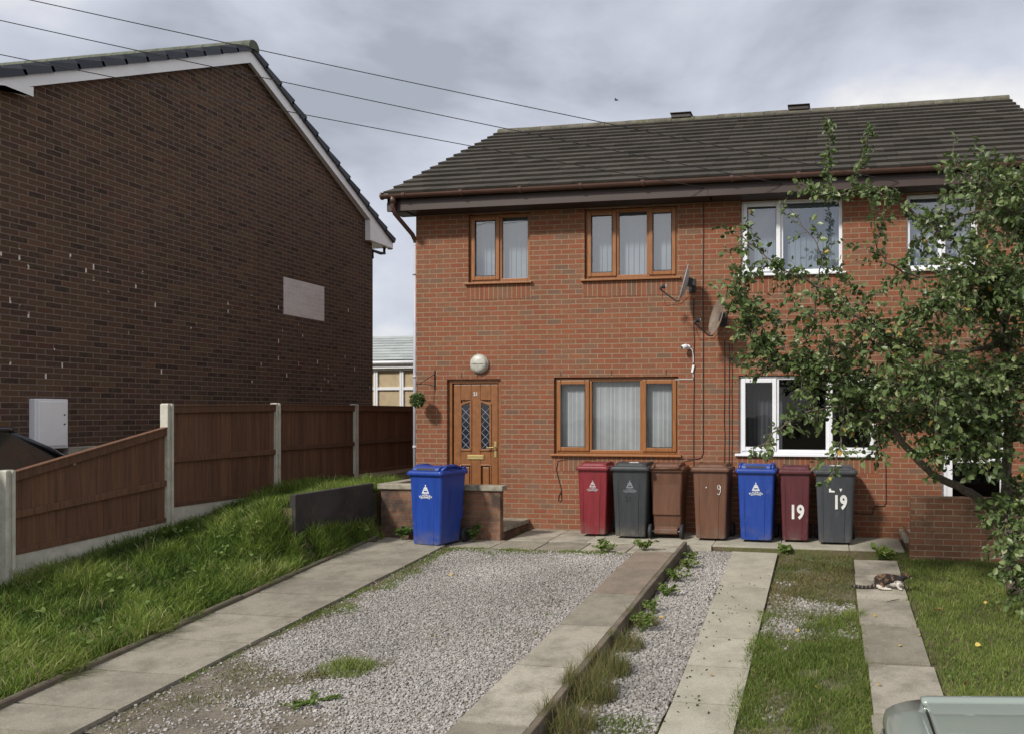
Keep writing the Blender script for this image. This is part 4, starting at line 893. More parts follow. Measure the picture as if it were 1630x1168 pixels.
ds = thing('doorstep', 'raised concrete doorstep in front of the oak effect front door', 'step', (1, -.5, 0)); o = st.build('tread', M['coping'], ds, bevel=.01); o.location = (-1, .5, 0); o = sb_.build('brick_base', M['brick_low'], ds); o.location = (-1, .5, 0)
g2 = thing('garden_wall', 'low stained brick wall under the apple tree at the right', 'wall', (8.2, -.9, -.1)); G2 = Vector((-8.2, .9, .1))
a = MB(); a.box(7.37, 9.2, -1.0, -.89, -.35, .69); a.box(7.352, 7.372, -.999, -.05, -.35, .2)
o = a.build('brickwork', M['brick_low2'], g2, bevel=.004); o.location = G2
s2 = thing('doorstep', 'pale doorstep edge beside the stained low brick wall', 'step', (7.9, -.4, 0)); a = MB(); a.box(7.30, 9.0, -.885, -.003, .07, .135); o = a.build('tread', M['slab_lt'], s2, bevel=.008); o.location = (-7.9, .4, 0)
a = MB(); a.box(7.39, 9.0, -.88, -.004, -.2, .0695); o = a.build('brick_base', M['brick_low2'], s2); o.location = (-7.9, .4, 0)
# ------------------------------------------------------------------ wheelie bins
def rrect(w, d, z, r, n=4, cx=0, cy=0, groove=0):
    pts = []
    for (sx, sy, a0) in ((1, -1, -90), (1, 1, 0), (-1, 1, 90), (-1, -1, 180)):
        for k in range(n+1):
            a = R(a0+90*k/n); pts.append(Vector((cx+sx*(w/2-r)+r*math.cos(a), cy+sy*(d/2-r)+r*math.sin(a), z)))
        if groove and sy == -1 and sx == -1:   # front face from left to right
            for gx in (-.30, .30):
                for e, dy in ((-.022, 0), (-.014, groove), (.014, groove), (.022, 0)): pts.append(Vector((cx+gx*w+e, cy-d/2+dy, z)))
    return pts
def arch_text(s, rad, size, mat, parent, c, y, name='print', spread=None, up=-1):
    """letters set along a shallow arc on a vertical face looking towards -Y"""
    n = len(s); objs = []
    for i, ch in enumerate(s):
        u = (i-(n-1)/2)*spread; z = -(u*u)/(2*rad)*1.0; a = -u/rad
        cu = bpy.data.curves.new('t', 'FONT'); cu.body = ch; cu.size = size; cu.extrude = .0008; cu.align_x = 'CENTER'; cu.resolution_u = 2; cu.offset = size*.03
        t = bpy.data.objects.new('t', cu); sc.collection.objects.link(t); dg = bpy.context.evaluated_depsgraph_get(); dg.update()
        me = bpy.data.meshes.new_from_object(t.evaluated_get(dg)); bpy.data.objects.remove(t); bpy.data.curves.remove(cu)
        me.transform(Matrix.Translation((c[0]+u, y, c[1]+z))@Matrix.Rotation(-a*0-a, 4, 'Y')@Euler((R(90), 0, 0)).to_matrix().to_4x4()); objs.append(me)
    bm = bmesh.new()
    for me in objs: bm.from_mesh(me); bpy.data.meshes.remove(me)
    me = bpy.data.meshes.new(name); bm.to_mesh(me); bm.free(); me.materials.append(mat); o = bpy.data.objects.new(name, me); link(o, parent); return o
def make_bin(label, loc, rz, W, D, H, mat, lid='plain', logo=None, paper=False, logoz=.80):
    t = thing('wheelie_bin', label, 'bin', loc, rz, 'wheelie bins lined up in front of the houses'); k = W/.58
    zb, zt = .03, H-.085
    wb, db = W*.76, D*.70; wt, dt = W*.90, D*.88
    body = MB(); rings = []
    for s in (0, .015, .12, .5, .93, .965, .968, 1):
        z = zb+(zt-zb)*s; w_ = wb+(wt-wb)*s; d_ = db+(dt-db)*s
        if s == 0: w_ -= .02; d_ -= .02
        if s >= .968: w_ += .03; d_ += .03
        # the front stays almost upright, the back leans out over the axle
        cy = -dt/2+d_/2+.02*(1-s); rings.append(rrect(w_, d_, z, .035*k, 4, 0, cy, .007 if s < .9 else .0005))
    rings.append(rrect(wt-.03, dt-.03, zt-.001, .03, 4, 0, 0, .0005)); rings.append(rrect(wt-.06, dt-.05, zb+.3, .03, 4, 0, 0, .0005))
    body.loft(rings, True); bo = body.build('body', mat, t, smooth=False, bevel=0)
    for p in bo.data.polygons: p.use_smooth = False
    # axle housing and handle brackets at the back
    ax = MB(); yb_ = db/2+.03
    ax.prism([(-wb*.42, yb_-.06, .05), (-wb*.42, yb_+.05, .07), (-wb*.42, yb_+.05, .13), (-wb*.42, yb_-.02, .17)], (wb*.84, 0, 0)); ax.build('foot', mat, bo, bevel=.008)
    axl = MB(); axl.cyl((-W*.47, yb_+.02, .10), (W*.47, yb_+.02, .10), .011, n=10); axl.build('axle', M['steel'], t)
    for sx in (-1, 1):
        wh = MB(); x0 = sx*(W*.47-.02); prof = [(.02, 0), (.055, 0), (.06, .012), (.085, .012), (.092, -.004), (.10, .004), (.10, .034), (.092, .042), (.02, .042)]
        n = 20; rr = [[Vector((x0+sx*(p[1]-.02), yb_+.02+p[0]*math.cos(2*math.pi*q/n), .10+p[0]*math.sin(2*math.pi*q/n))) for q in range(n)] for p in prof]
        wh.loft(rr); wh.build('wheel', M['rubber'], t, smooth=False, bevel=.003)
    ld = MB(); zl = zt+.003; lw, ldp = W, D*.97; cy = -.012
    rg = [rrect(lw-.02, ldp-.02, zl-.028, .035*k, 4, 0, cy), rrect(lw-.004, ldp-.004, zl-.026, .04*k, 4, 0, cy), rrect(lw, ldp, zl-.012, .04*k, 4, 0, cy), rrect(lw, ldp, zl+.004, .04*k, 4, 0, cy), rrect(lw-.016, ldp-.016, zl+.010, .04*k, 4, 0, cy), rrect(lw-.022, ldp-.022, zl+.022, .04*k, 4, 0, cy), rrect(lw-.04, ldp-.04, zl+.028, .04*k, 4, 0, cy)]
    rg += [rrect(lw*.82, ldp*.80, zl+.032, .05*k, 4, 0, cy), rrect(lw*.76, ldp*.72, zl+.062, .06*k, 4, 0, cy), rrect(lw*.66, ldp*.62, zl+.072, .06*k, 4, 0, cy)]
    ld.loft(rg); lo = ld.build('lid', mat, t, smooth=False, bevel=.003)
    r_ = MB()
    if lid == 'slot':      # raised paper slot across the front of the lid
        r_.prism([(-W*.36, cy-ldp*.44, zl+.030), (-W*.36, cy-ldp*.40, zl+.078), (-W*.36, cy-ldp*.18, zl+.094), (-W*.36, cy-ldp*.05, zl+.074)], (W*.72, 0, 0)); r_.build('slot_hood', mat, lo, bevel=.014, seg=3)
        sl = MB(); sl.prism([(-W*.25, cy-ldp*.438, zl+.044), (-W*.25, cy-ldp*.416, zl+.068), (-W*.25, cy-ldp*.414, zl+.066), (-W*.25, cy-ldp*.436, zl+.042)], (W*.5, 0, 0)); sl.build('slot', M['rubber'], lo)
        for sx in (-1, 1):
            e_ = MB(); e_.tube([(sx*W*.40, cy-ldp*.36, zl+.03), (sx*W*.40, cy-ldp*.2, zl+.086), (sx*W*.39, cy+ldp*.12, zl+.084), (sx*W*.38, cy+ldp*.36, zl+.04)], .022, 8); e_.build('lid_rib', mat, lo, smooth=True)
    else:
        for sx in (-1, 1):
            e_ = MB(); e_.tube([(sx*W*.37, cy-ldp*.38, zl+.03), (sx*W*.36, cy-ldp*.26, zl+.062), (sx*W*.36, cy+ldp*.3, zl+.07), (sx*W*.35, cy+ldp*.42, zl+.05)], .014, 8); e_.build('lid_rib', mat, lo, smooth=True)
    hd = MB(); hy = D*.52; hz = zt+.015
    hd.tube([(-W*.40, D*.36, zt-.03), (-W*.40, hy, hz), (W*.40, hy, hz), (W*.40, D*.36, zt-.03)], .014, 8); hd.build('handle', mat, t, smooth=True)
    for sx in (-1, 1):
        e_ = MB(); e_.tube([(sx*W*.34, D*.40, zl+.03), (sx*W*.34, hy-.01, hz+.035), (sx*W*.34, hy+.01, hz)], [.02, .024, .02], 8); e_.build('hinge', mat, t, smooth=True)
    yf = lambda z: -dt/2-.0035+.02*(1-(z-zb)/(zt-zb))
    if logo:
        s = logo.get('s', 1.0)*W/.55; z0 = logoz*H*.0+H*.655; yy = yf(z0)-.004+.006; yy = yf(z0)-.001
        e_ = MB(); P = lambda pts: e_.prism([(x_*s, yy, z0+z_*s) for x_, z_ in pts], (0, .002, 0))
        P([(-.055, .012), (-.028, .012), (-.022, .045), (-.040, .045)]); P([(.028, .012), (.055, .012), (.040, .045), (.022, .045)]); P([(-.030, .012), (.030, .012), (.026, .030), (-.026, .030)])
        P([(-.038, .048), (.038, .048), (.032, .066), (-.032, .066)]); P([(-.030, .069), (.030, .069), (.022, .086), (.006, .094), (-.006, .094), (-.022, .086)]); P([(-.006, .092), (.006, .092), (.006, .112), (.012, .118), (-.012, .118), (-.006, .112)])
        e_.build('emblem', logo['mat'], bo)
        arch_text('BLACKBURN', .16*s, .030*s, logo['mat'], bo, (0, z0-.016*s), yy, 'emblem_lettering', .0195*s)
        arch_text('DARWEN', .20*s, .032*s, logo['mat'], bo, (0, z0-.044*s), yy, 'emblem_lettering', .0215*s)
    if paper:
        pp = MB(); pp.box(-.06, .07, cy-.10, cy+.02, zl+.074, zl+.078, rot=(0, 0, .3)); pp.build('paper_scrap', M['white_spot'], lo)
    return t, bo, yf
BLUE = plastic('blue_bin_plastic', (.011, .050, .29), .38, .22); RED = plastic('red_bin_plastic', (.19, .014, .021), .42, .25); MAR = plastic('maroon_bin_plastic', (.090, .016, .023), .5, .25)
GREY = plastic('charcoal_bin_plastic', (.030, .034, .038), .45, .25); BROWN = plastic('brown_bin_plastic', (.125, .054, .029), .5, .25); GREY2 = plastic('slate_bin_plastic', (.048, .052, .060), .48, .25)
WL = plain('white_print', (.62, .64, .66), .6, var=.15, scale=40); GP = plain('worn_grey_print', (.20, .215, .235), .7, var=.3, scale=50); RP = plain('worn_pale_print', (.45, .40, .40), .7, var=.3, scale=50)
zpat = lambda y: .02*y+.003
make_bin('blue wheelie bin standing by itself in front of the low coping wall', (1.11, -1.43, zpat(-1.43)), R(-9), .57, .64, 1.06, BLUE, 'slot', dict(mat=WL, s=1.05))
make_bin('bright red wheelie bin at the left end of the long row', (3.02, -.33, zpat(-.33)), R(1), .49, .52, 1.05, RED, 'plain', dict(mat=RP, s=1.0))
b, bo, yf = make_bin('black wheelie bin with a paper scrap on its lid, beside the red one', (3.60, -.40, zpat(-.4)), R(-1), .58, .60, 1.06, GREY, 'plain', dict(mat=GP, s=.95), paper=True)
text_obj('21', .10, M['rubber'], bo, (-.02, yf(.52)-.001, .52), ext=.001, offset=.004)
make_bin('brown wheelie bin turned back to front with its wheels showing', (4.09, -.31, zpat(-.31)), R(181), .52, .56, 1.05, BROWN)
b, bo, yf = make_bin('brown wheelie bin with a hand-painted white figure nine', (4.74, -.40, zpat(-.4)), R(-2), .55, .56, 1.06, BROWN)
n9 = MB(); yy = yf(.72)-.003; n9.tube([(.14, yy, .735), (.125, yy, .77), (.105, yy, .76), (.105, yy, .72), (.125, yy, .705), (.138, yy, .73), (.145, yy, .755), (.142, yy, .68), (.125, yy, .635), (.10, yy, .65)], .005, 6); n9.build('painted_figure', M['white_spot'], bo)
n9 = MB(); n9.tube([(-.06, yy, .742), (-.052, yy, .725)], [.007, .009], 6); n9.build('paint_dab', M['white_spot'], bo)
make_bin('blue wheelie bin in the row, between the brown nine and the maroon bin', (5.365, -.40, zpat(-.4)), R(-1), .56, .60, 1.05, BLUE, 'slot', dict(mat=WL, s=1.0))
b, bo, yf = make_bin('narrow maroon wheelie bin marked 19', (5.885, -.36, zpat(-.36)), R(1), .46, .52, 1.04, MAR, 'plain')
text_obj('19', .26, M['white_spot'], bo, (.02, yf(.38)+.000, .325), ext=.0015, offset=.009, sx=.78, name='number')
b, bo, yf = make_bin('slate grey wheelie bin marked 19 under hanging apple leaves', (6.42, -.42, zpat(-.42)), R(1), .58, .62, 1.05, GREY2, 'plain', paper=True)
text_obj('19', .25, M['white_spot'], bo, (.06, yf(.56)-.000, .485), ext=.0015, offset=.010, sx=.75, name='number')
q = MB(); yy = yf(.72)-.0015; q.prism([(-.085, yy, .70), (-.01, yy, .70), (-.01, yy, .72), (-.055, yy, .725), (-.06, yy, .75), (-.085, yy, .75)], (0, .002, 0)); q.build('lettering', M['white_spot'], bo)
q = MB(); q.prism([(.05, yy, .75), (.09, yy, .75), (.07, yy, .705)], (0, .002, 0)); q.build('lettering', M['white_spot'], bo)
# ------------------------------------------------------------------ things on the front wall
def dish(label, c, aim, col):
    """elliptical dish on a wall bracket; c = dish centre, aim = direction it faces"""
    t = thing('satellite_dish', label, 'satellite dish', c, group='satellite dishes on the front wall')
    a = Vector(aim).normalized(); rt_ = a.cross(Vector((0, 0, 1))).normalized(); up = rt_.cross(a)
    m = MB(); rings = []; ra, rb = .215, .265
    for s in (.02, .25, .5, .75, .93, 1.0): rings.append([(rt_*ra*s*math.cos(2*math.pi*k/28)+up*rb*s*math.sin(2*math.pi*k/28))+a*(.065*s*s-.065) for k in range(28)])
    rings.append([(rt_*(ra+.006)*math.cos(2*math.pi*k/28)+up*(rb+.006)*math.sin(2*math.pi*k/28))-a*.006 for k in range(28)])
    for s in (1.0, .75, .5, .2, .02): rings.append([(rt_*ra*s*math.cos(2*math.pi*k/28)+up*rb*s*math.sin(2*math.pi*k/28))+a*(.065*s*s-.072) for k in range(28)])
    m.loft(rings); m.build('reflector', col, t, smooth=True)
    f = a*.29-up*.13; ar = MB(); ar.tube([-up*.27-a*.02, -up*.285+a*.03, f-up*.05], .011, 6); ar.build('arm', M['rubber'], t)
    l = MB(); l.cyl(f-up*.05, f-up*.01-a*.01, .022, n=10); l.cyl(f-a*.015, f-a*.06+up*.008, .028, .034, n=12); l.build('receiver', M['rubber'], t, smooth=False)
    l = MB(); l.cyl(f-a*.06+up*.008, f-a*.068+up*.009, .030, n=12); l.build('receiver_cap', M['white_spot'], t)
    w0 = Vector((c[0], 0, c[2]+.0)); wr = Vector((.07, -c[1]-.004, -.0)); b_ = MB(); b_.tube([-a*.07, -a*.12, wr-Vector((0, .10, 0)), wr], .017, 8); b_.box(wr.x-.05, wr.x+.05, wr.y-.012, wr.y, wr.z-.10, wr.z+.10); b_.box(-.03-a.x*.1, .03-a.x*.1, -.05-a.y*.1, .03-a.y*.1, -.06, .06, rot=(0, .3, 0)); b_.build('bracket', M['rubber'], t)
    cb = MB(); cb.tube([f, f-up*.13-a*.05, f*.5-up*.32, -up*.30-a*.05, wr-up*.15], .004, 5); cb.build('lead', M['cable'], t)
dish('pale grey satellite dish mounted higher, beside the three-light window', (4.30, -.36, 3.60), (-.93, -.22, .25), plain('dish_grey', (.42, .45, .48), .45, .2, var=.08))
dish('tarnished brownish satellite dish mounted lower, left of the apple tree', (4.765, -.34, 3.10), (-.80, -.50, .25), plain('dish_brown', (.21, .165, .13), .55, .2, var=.3, scale=9))
t = thing('security_camera', 'small white security camera above the wide ground floor window', 'camera', (4.28, -.1, 2.70))
m = MB(); m.cyl((.03, .08, .01), (.03, .1, .01), .035, n=14); m.tube([(.03, .08, .01), (.02, .03, .03), (0, 0, .02)], .012, 8); m.build('mount', M['upvc'], t, smooth=True)
m = MB(); rr = [(.012, .0), (.03, .006), (.036, .03), (.036, .085), (.03, .092)]; A = Vector((-.75, -.6, -.28)).normalized(); S1 = A.orthogonal().normalized(); S2 = A.cross(S1)
m.loft([[Vector((.03, .03, .02))+A*q[1]+(S1*math.cos(2*math.pi*k/16)+S2*math.sin(2*math.pi*k/16))*q[0] for k in range(16)] for q in rr]); m.build('housing', M['upvc'], t, smooth=True)
m = MB(); m.cyl(Vector((.03, .03, .02))+A*.0925, Vector((.03, .03, .02))+A*.095, .024, n=14); m.build('lens', M['rubber'], t)
m = MB(); m.tube([(.05, .085, .0), (.09, .088, -.03), (.105, .09, -.12), (.105, .09, -.22)], .006, 6); m.box(.085, .115, .07, .094, -.36, -.25, rot=(0, .2, 0)); m.tube([(.1, .09, -.36), (.105, .09, -.42), (.10, .093, -.46), (-.16, .093, -.46)], .0045, 6); m.build('lead', M['upvc'], t)
def wall_cable(label, pts, r=.006, n='wall_cable'):
    m = MB(); m.tube(pts, r, 6); o = m.build(n, M['cable']); tag(o, label, 'cable', 'black cables fixed to the front wall'); return o
def vc(x, z0, z1, n=8, j=.006): return [(x+random.uniform(-j, j), -.008, z0+(z1-z0)*i/n) for i in range(n+1)]
wall_cable('black cable dropping from the higher satellite dish down past the security camera', vc(4.395, 3.42, .9))
wall_cable('long black cable running from the eaves down and bending left to the oak sill', vc(4.535, 4.80, 1.16)+[(4.50, -.008, 1.10), (4.40, -.008, 1.075), (4.2, -.05, 1.085)])
wall_cable('leftmost of the three black cables under the lower satellite dish', vc(4.845, 2.82, .95))
wall_cable('middle one of the three black cables under the lower satellite dish', vc(4.915, 2.75, .9), .005)
wall_cable('rightmost of the three black cables under the lower satellite dish', vc(4.955, 2.75, .9), .005)
wall_cable('thin black cable looping below the left end of the net curtain window', [(2.9, -.01, 1.062), (2.45, -.01, 1.058), (2.32, -.01, 1.03), (2.29, -.01, .9), (2.33, -.01, .75), (2.37, -.01, .6), (2.375, -.01, .45), (2.35, -.01, .41), (2.325, -.01, .43), (2.33, -.01, .5), (2.36, -.01, .56)], .005)
wall_cable('short black cable on the brickwork right of the slate grey bin', [(7.12, -.01, 1.1), (7.125, -.01, .5), (7.10, -.01, .45), (6.98, -.01, .45), (6.95, -.01, .40), (6.94, -.01, .33), (6.8, -.01, .33), (6.6, -.01, .36)], .006)
t = thing('wall_light', 'round frosted bulkhead light above the front door', 'wall light', (1.06, -.0, 2.50))
def disc(rf_, c=(0, 0, 0)): return [[Vector((c[0]+q[0]*math.cos(2*math.pi*k/32), -q[1], c[2]+q[0]*math.sin(2*math.pi*k/32))) for k in range(32)] for q in rf_]
m = MB(); m.loft(disc([(.148, .002), (.148, .03), (.142, .038), (.13, .04)])); m.build('base', plain('light_base', (.42, .40, .34), .6), t, smooth=False)
m = MB(); m.loft(disc([(.138, .038), (.132, .06), (.11, .08), (.07, .093), (.02, .098)])); m.build('diffuser', plain('frosted_glass', (.52, .52, .46), .35, var=.2, scale=8, dirt=((.28, .26, .20), 9, .5, .5)), t, smooth=True)
m = MB(); m.tube([(-.128, -.066, .0), (-.06, -.1, 0), (.06, -.1, 0), (.128, -.066, 0)], .005, 6); m.build('divider', plain('light_trim', (.25, .24, .2), .6), t)
# hanging topiary ball
t = thing('hanging_basket', 'green leafy topiary ball hanging from a wrought iron bracket', 'hanging basket', (.155, -.24, 1.95))
m = MB(); m.box(.155, .17, .225, .238, .16, .46); m.tube([(.16, .225, .40), (.10, .13, .33), (.02, .02, .24), (-.01, -.03, .25), (0, 0, .20)], .006, 6); m.tube([(.16, .22, .22), (.08, .11, .24), (.0, .0, .24)], .005, 6); m.build('bracket', M['cable'], t)
m = MB(); m.tube([(0, 0, .21), (0, 0, .12)], .003, 5); m.build('chain', M['cable'], t)
L = []
for i in range(900):
    d = Vector((random.gauss(0, 1), random.gauss(0, 1), random.gauss(0, 1))).normalized(); L.append((d*random.uniform(.05, .10), (d+Vector((random.gauss(0, .6), random.gauss(0, .6), random.gauss(0, .6)))).normalized(), random.uniform(.03, .045)))
leaf_mesh('foliage', L, M['leaf'], t, .25, .93)
# ------------------------------------------------------------------ overhead lines
ends = [((1430, 290), (-300, -101)), ((1245, 293), (-300, -58)), ((1120, 299), (-300, 2))]
labs = ['uppermost of the three overhead telephone wires', 'middle one of the three overhead telephone wires', 'lowest of the three overhead telephone wires']
for (e, s_), lb in zip(ends, labs):
    B = atY(*e, -.40); A = atY(*s_, -5.0); A = A+(A-B)*.8; m = MB(); pts = []
    for i in range(41):
        u = i/40; p = A.lerp(B, u); p.z -= .35*4*u*(1-u)*.45; pts.append(p)
    m.tube(pts, .0055, 5); tag(m.build('overhead_wire', M['cable']), lb, 'wire', 'overhead telephone wires')
# small bird
b0 = atY(981, 160, 14); m = MB(); m.loft([[b0+Vector((x_, r_*math.cos(a), r_*math.sin(a))) for a in np.linspace(0, 5.2, 6)] for x_, r_ in ((-.12, .005), (-.05, .03), (.05, .035), (.1, .02), (.13, .004))])
for s_ in (-1, 1): m.prism([b0+Vector((-.04, 0, 0)), b0+Vector((.05, 0, 0)), b0+Vector((.0, s_*.12, .06)), b0+Vector((-.05, s_*.16, .03))], (0, 0, .008))
m.v = [tuple(b0+(Vector(q)-b0)*.6) for q in m.v]; tag(m.build('bird', M['cable']), 'tiny dark bird flying high above the roof', 'bird')
# ------------------------------------------------------------------ sun lounge and roof behind
cz = thing('conservatory', 'white framed sun lounge with pale tiled roof seen between the houses', 'conservatory', (-6, 10, .7)); CO = Vector((6, -10, -.7))
def putc(o): o.location = Vector(o.location)+CO; return o
Y = 10.0; x0, x1 = -9.2, -4.0; zs, zt = .7, 3.08
m = MB(); m.box(x0, x1, Y+.1, Y+3.5, zs, zt-.06); putc(m.build('wall', plain('cream_lounge_wall', (.42, .36, .26), .8, var=.1), cz))
for i, xx in enumerate(np.arange(x0, x1-.5, .82)):
    f_ = MB(); frame_rect(f_, xx+.004, xx+.814, 1.35, zt-.05, .055, Y, Y+.07); f_.box(xx+.06, xx+.756, Y+.002, Y+.068, 2.42, 2.50); fo = putc(f_.build('window', M['upvc'], cz, bevel=.004))
    g_ = MB(); g_.quad((xx+.05, Y+.04, 1.4), (xx+.76, Y+.04, 1.4), (xx+.76, Y+.04, zt-.1), (xx+.05, Y+.04, zt-.1)); g_.build('pane', M['glass_low'], fo)
    bl = MB()
    for k in range(9): bl.quad((xx+.04+k*.082, Y+.048, 1.4), (xx+.118+k*.082, Y+.056, 1.4), (xx+.118+k*.082, Y+.056, zt-.1), (xx+.04+k*.082, Y+.048, zt-.1))
    bl.build('blind', plain('tan_blind', (.70, .52, .32), .8), fo)
m = MB(); m.box(x0-.1, x1+.1, Y-.12, Y+.1, zt-.045, zt+.16); putc(m.build('fascia', M['white_board'], cz, bevel=.01)); m = MB(); m.cyl((x0-.1, Y-.17, zt+.12), (x1+.1, Y-.17, zt+.12), .055, n=10); putc(m.build('gutter', M['upvc'], cz, smooth=True))
rm = MB(); roof_tiles(rm, x0-.15, x1+.15, 9, ey=Y-.18, ez=zt+.18, ry=Y+2.4, rz=zt+1.12, tw=.6, th=.02); rm.quad((x0, Y, zt+.17), (x1, Y, zt+.17), (x1, Y+2.4, zt+1.10), (x0, Y+2.4, zt+1.10)); rm.quad((x0, Y+4, zt+.17), (x1, Y+4, zt+.17), (x1, Y+2.4, zt+1.10), (x0, Y+2.4, zt+1.10))
putc(rm.build('roof', tile_mat('pale_lounge_tile', (.30, .33, .33), (.40, .43, .42), (.25, .27, .24)), cz))
bz = thing('bungalow', 'distant house with dark tiled roof behind the sun lounge', 'house', (-6, 20, .7)); m = MB(); m.box(-9, -1, 18.2, 24, .7, 4.2); o = m.build('wall', M['brick'], bz); o.location = (6, -20, -.7)
m = MB(); roof_tiles(m, -9.2, -.8, 10, ey=18, ez=4.1, ry=21, rz=5.35); m.quad((-9, 18, 4.09), (-1, 18, 4.09), (-1, 21, 5.34), (-9, 21, 5.34)); m.quad((-9, 24, 4.09), (-1, 24, 4.09), (-1, 21, 5.34), (-9, 21, 5.34)); o = m.build('roof', M['tile'], bz); o.location = (6, -20, -.7)
# ------------------------------------------------------------------ apple tree
tree = thing('apple_tree', 'large leafy apple tree with spreading limbs in front of the white windowed house', 'tree', (8.05, -2.5, -.2)); TO = tree.location.copy()
LIMBS = [
 ([(1615, 945, -2.5), (1608, 880, -2.5), (1602, 800, -2.5), (1605, 700, -2.55), (1608, 600, -2.6), (1600, 520, -2.6), (1622, 455, -2.7), (1650, 380, -2.8), (1660, 300, -2.9)], .075, .022),
 ([(1600, 830, -2.5), (1545, 785, -2.6), (1475, 745, -2.75), (1400, 660, -3.0), (1335, 605, -3.1), (1275, 590, -3.2), (1222, 560, -3.2), (1190, 500, -3.2), (1176, 450, -3.2)], .055, .006),
 ([(1400, 660, -3.0), (1345, 645, -3.2), (1265, 665, -3.4), (1208, 712, -3.5)], .018, .005),
 ([(1345, 645, -3.2), (1336, 710, -3.4), (1325, 755, -3.5)], .012, .004),
 ([(1602, 540, -2.6), (1520, 562, -2.9), (1430, 545, -3.2), (1360, 500, -3.4), (1300, 455, -3.4), (1245, 428, -3.5), (1175, 372, -3.5)], .030, .005),
 ([(1612, 465, -2.7), (1560, 400, -2.4), (1500, 372, -2.3), (1440, 330, -2.2), (1380, 302, -2.2), (1322, 312, -2.1), (1275, 290, -2.0)], .026, .005),
 ([(1322, 312, -2.1), (1322, 250, -2.1), (1318, 192, -2.1)], .009, .003),
 ([(1355, 304, -2.1), (1372, 250, -2.0), (1388, 203, -2.0)], .009, .003),
 ([(1650, 380, -2.8), (1600, 330, -3.0), (1550, 285, -3.1), (1520, 262, -3.2)], .016, .004),
 ([(1640, 410, -2.7), (1600, 350, -1.8), (1560, 336, -1.7), (1500, 352, -1.6), (1455, 380, -1.6)], .022, .006),
 ([(1560, 400, -2.4), (1500, 440, -2.9), (1430, 430, -3.1), (1392, 385, -3.2), (1400, 330, -3.2)], .018, .004),
 ([(1520, 562, -2.9), (1450, 610, -2.4), (1385, 615, -2.1), (1320, 560, -2.0)], .018, .005),
 ([(1605, 700, -2.55), (1535, 670, -2.0), (1465, 650, -1.7), (1405, 690, -1.6)], .022, .005),
 ([(1605, 740, -2.5), (1600, 830, -3.2), (1612, 900, -3.4), (1625, 950, -3.4)], .020, .006),
 ([(1603, 760, -2.5), (1650, 800, -3.3), (1640, 880, -3.5), (1650, 930, -3.6)], .020, .006),
 ([(1300, 455, -3.4), (1305, 400, -3.5), (1268, 345, -3.5)], .010, .004),
 ([(1300, 455, -3.4), (1290, 530, -3.3), (1225, 560, -3.3)], .010, .004),
 ([(1430, 545, -3.2), (1370, 560, -3.5), (1300, 530, -3.6)], .012, .004),
 ([(1608, 620, -2.6), (1560, 610, -3.3), (1500, 600, -3.6), (1420, 615, -3.7)], .018, .005),
 ([(1604, 660, -2.55), (1540, 700, -3.2), (1480, 720, -3.3)], .016, .005),
 ([(1600, 520, -2.6), (1560, 470, -3.3), (1500, 480, -3.6), (1440, 500, -3.7)], .016, .005),
 ([(1622, 455, -2.7), (1580, 450, -3.4), (1560, 400, -3.6)], .014, .004),
 ([(1650, 380, -2.8), (1600, 300, -2.4), (1560, 275, -2.3)], .012, .004),
 ([(1608, 600, -2.6), (1690, 560, -2.6), (1760, 480, -2.7), (1790, 400, -2.7)], .035, .006),
 ([(1605, 700, -2.55), (1700, 680, -3.1), (1780, 640, -3.3)], .025, .006),
 ([(1602, 780, -2.5), (1700, 800, -2.2), (1780, 780, -2.0)], .025, .006),
 ([(1650, 380, -2.8), (1720, 330, -2.9), (1760, 290, -2.9)], .018, .005),
 ([(1690, 560, -2.6), (1660, 500, -3.4), (1620, 430, -3.6)], .016, .005)]
wood = MB(); TW = MB(); LV = []; LVV = []
def smooth_path(P, k=6):
    out = []
    for i in range(len(P)-1):
        a = P[max(i-1, 0)]; b = P[i]; c = P[i+1]; d = P[min(i+2, len(P)-1)]
        for q in range(k):
            t_ = q/k; out.append(.5*((2*b)+(c-a)*t_+(2*a-5*b+4*c-d)*t_*t_+(3*b-a-3*c+d)*t_**3))
    out.append(P[-1]); return out
def leafy_twig(p, d, ln, r, density=1.0, droop=.25):
    pts = [p]; dd = d.copy(); n = max(4, int(ln/.05))
    for i in range(n):
        dd = (dd+Vector((random.gauss(0, .16), random.gauss(0, .16), random.gauss(0, .13)-droop*.12))).normalized(); pts.append(pts[-1]+dd*ln/n)
    TW.tube(pts, [r*(1-.75*i/n) for i in range(n+1)], 4, False)
    clvar = random.gauss(0, .09)
    for i in range(1, n+1):
        for k in range(3 if random.random() < .75*density else 1):
            c = pts[i]+Vector((random.gauss(0, .012), random.gauss(0, .012), random.gauss(0, .012)))
            out_ = Vector((random.gauss(0, 1), random.gauss(0, 1), random.gauss(-.15, .8))).normalized(); e = (out_+dd*.7).normalized()
            LV.append((c+e*.012, e, random.uniform(.030, .086))); LVV.append(min(.95, max(0, .50+clvar+random.gauss(0, .20))) if random.random() > .012 else random.uniform(.955, 1))
    return pts
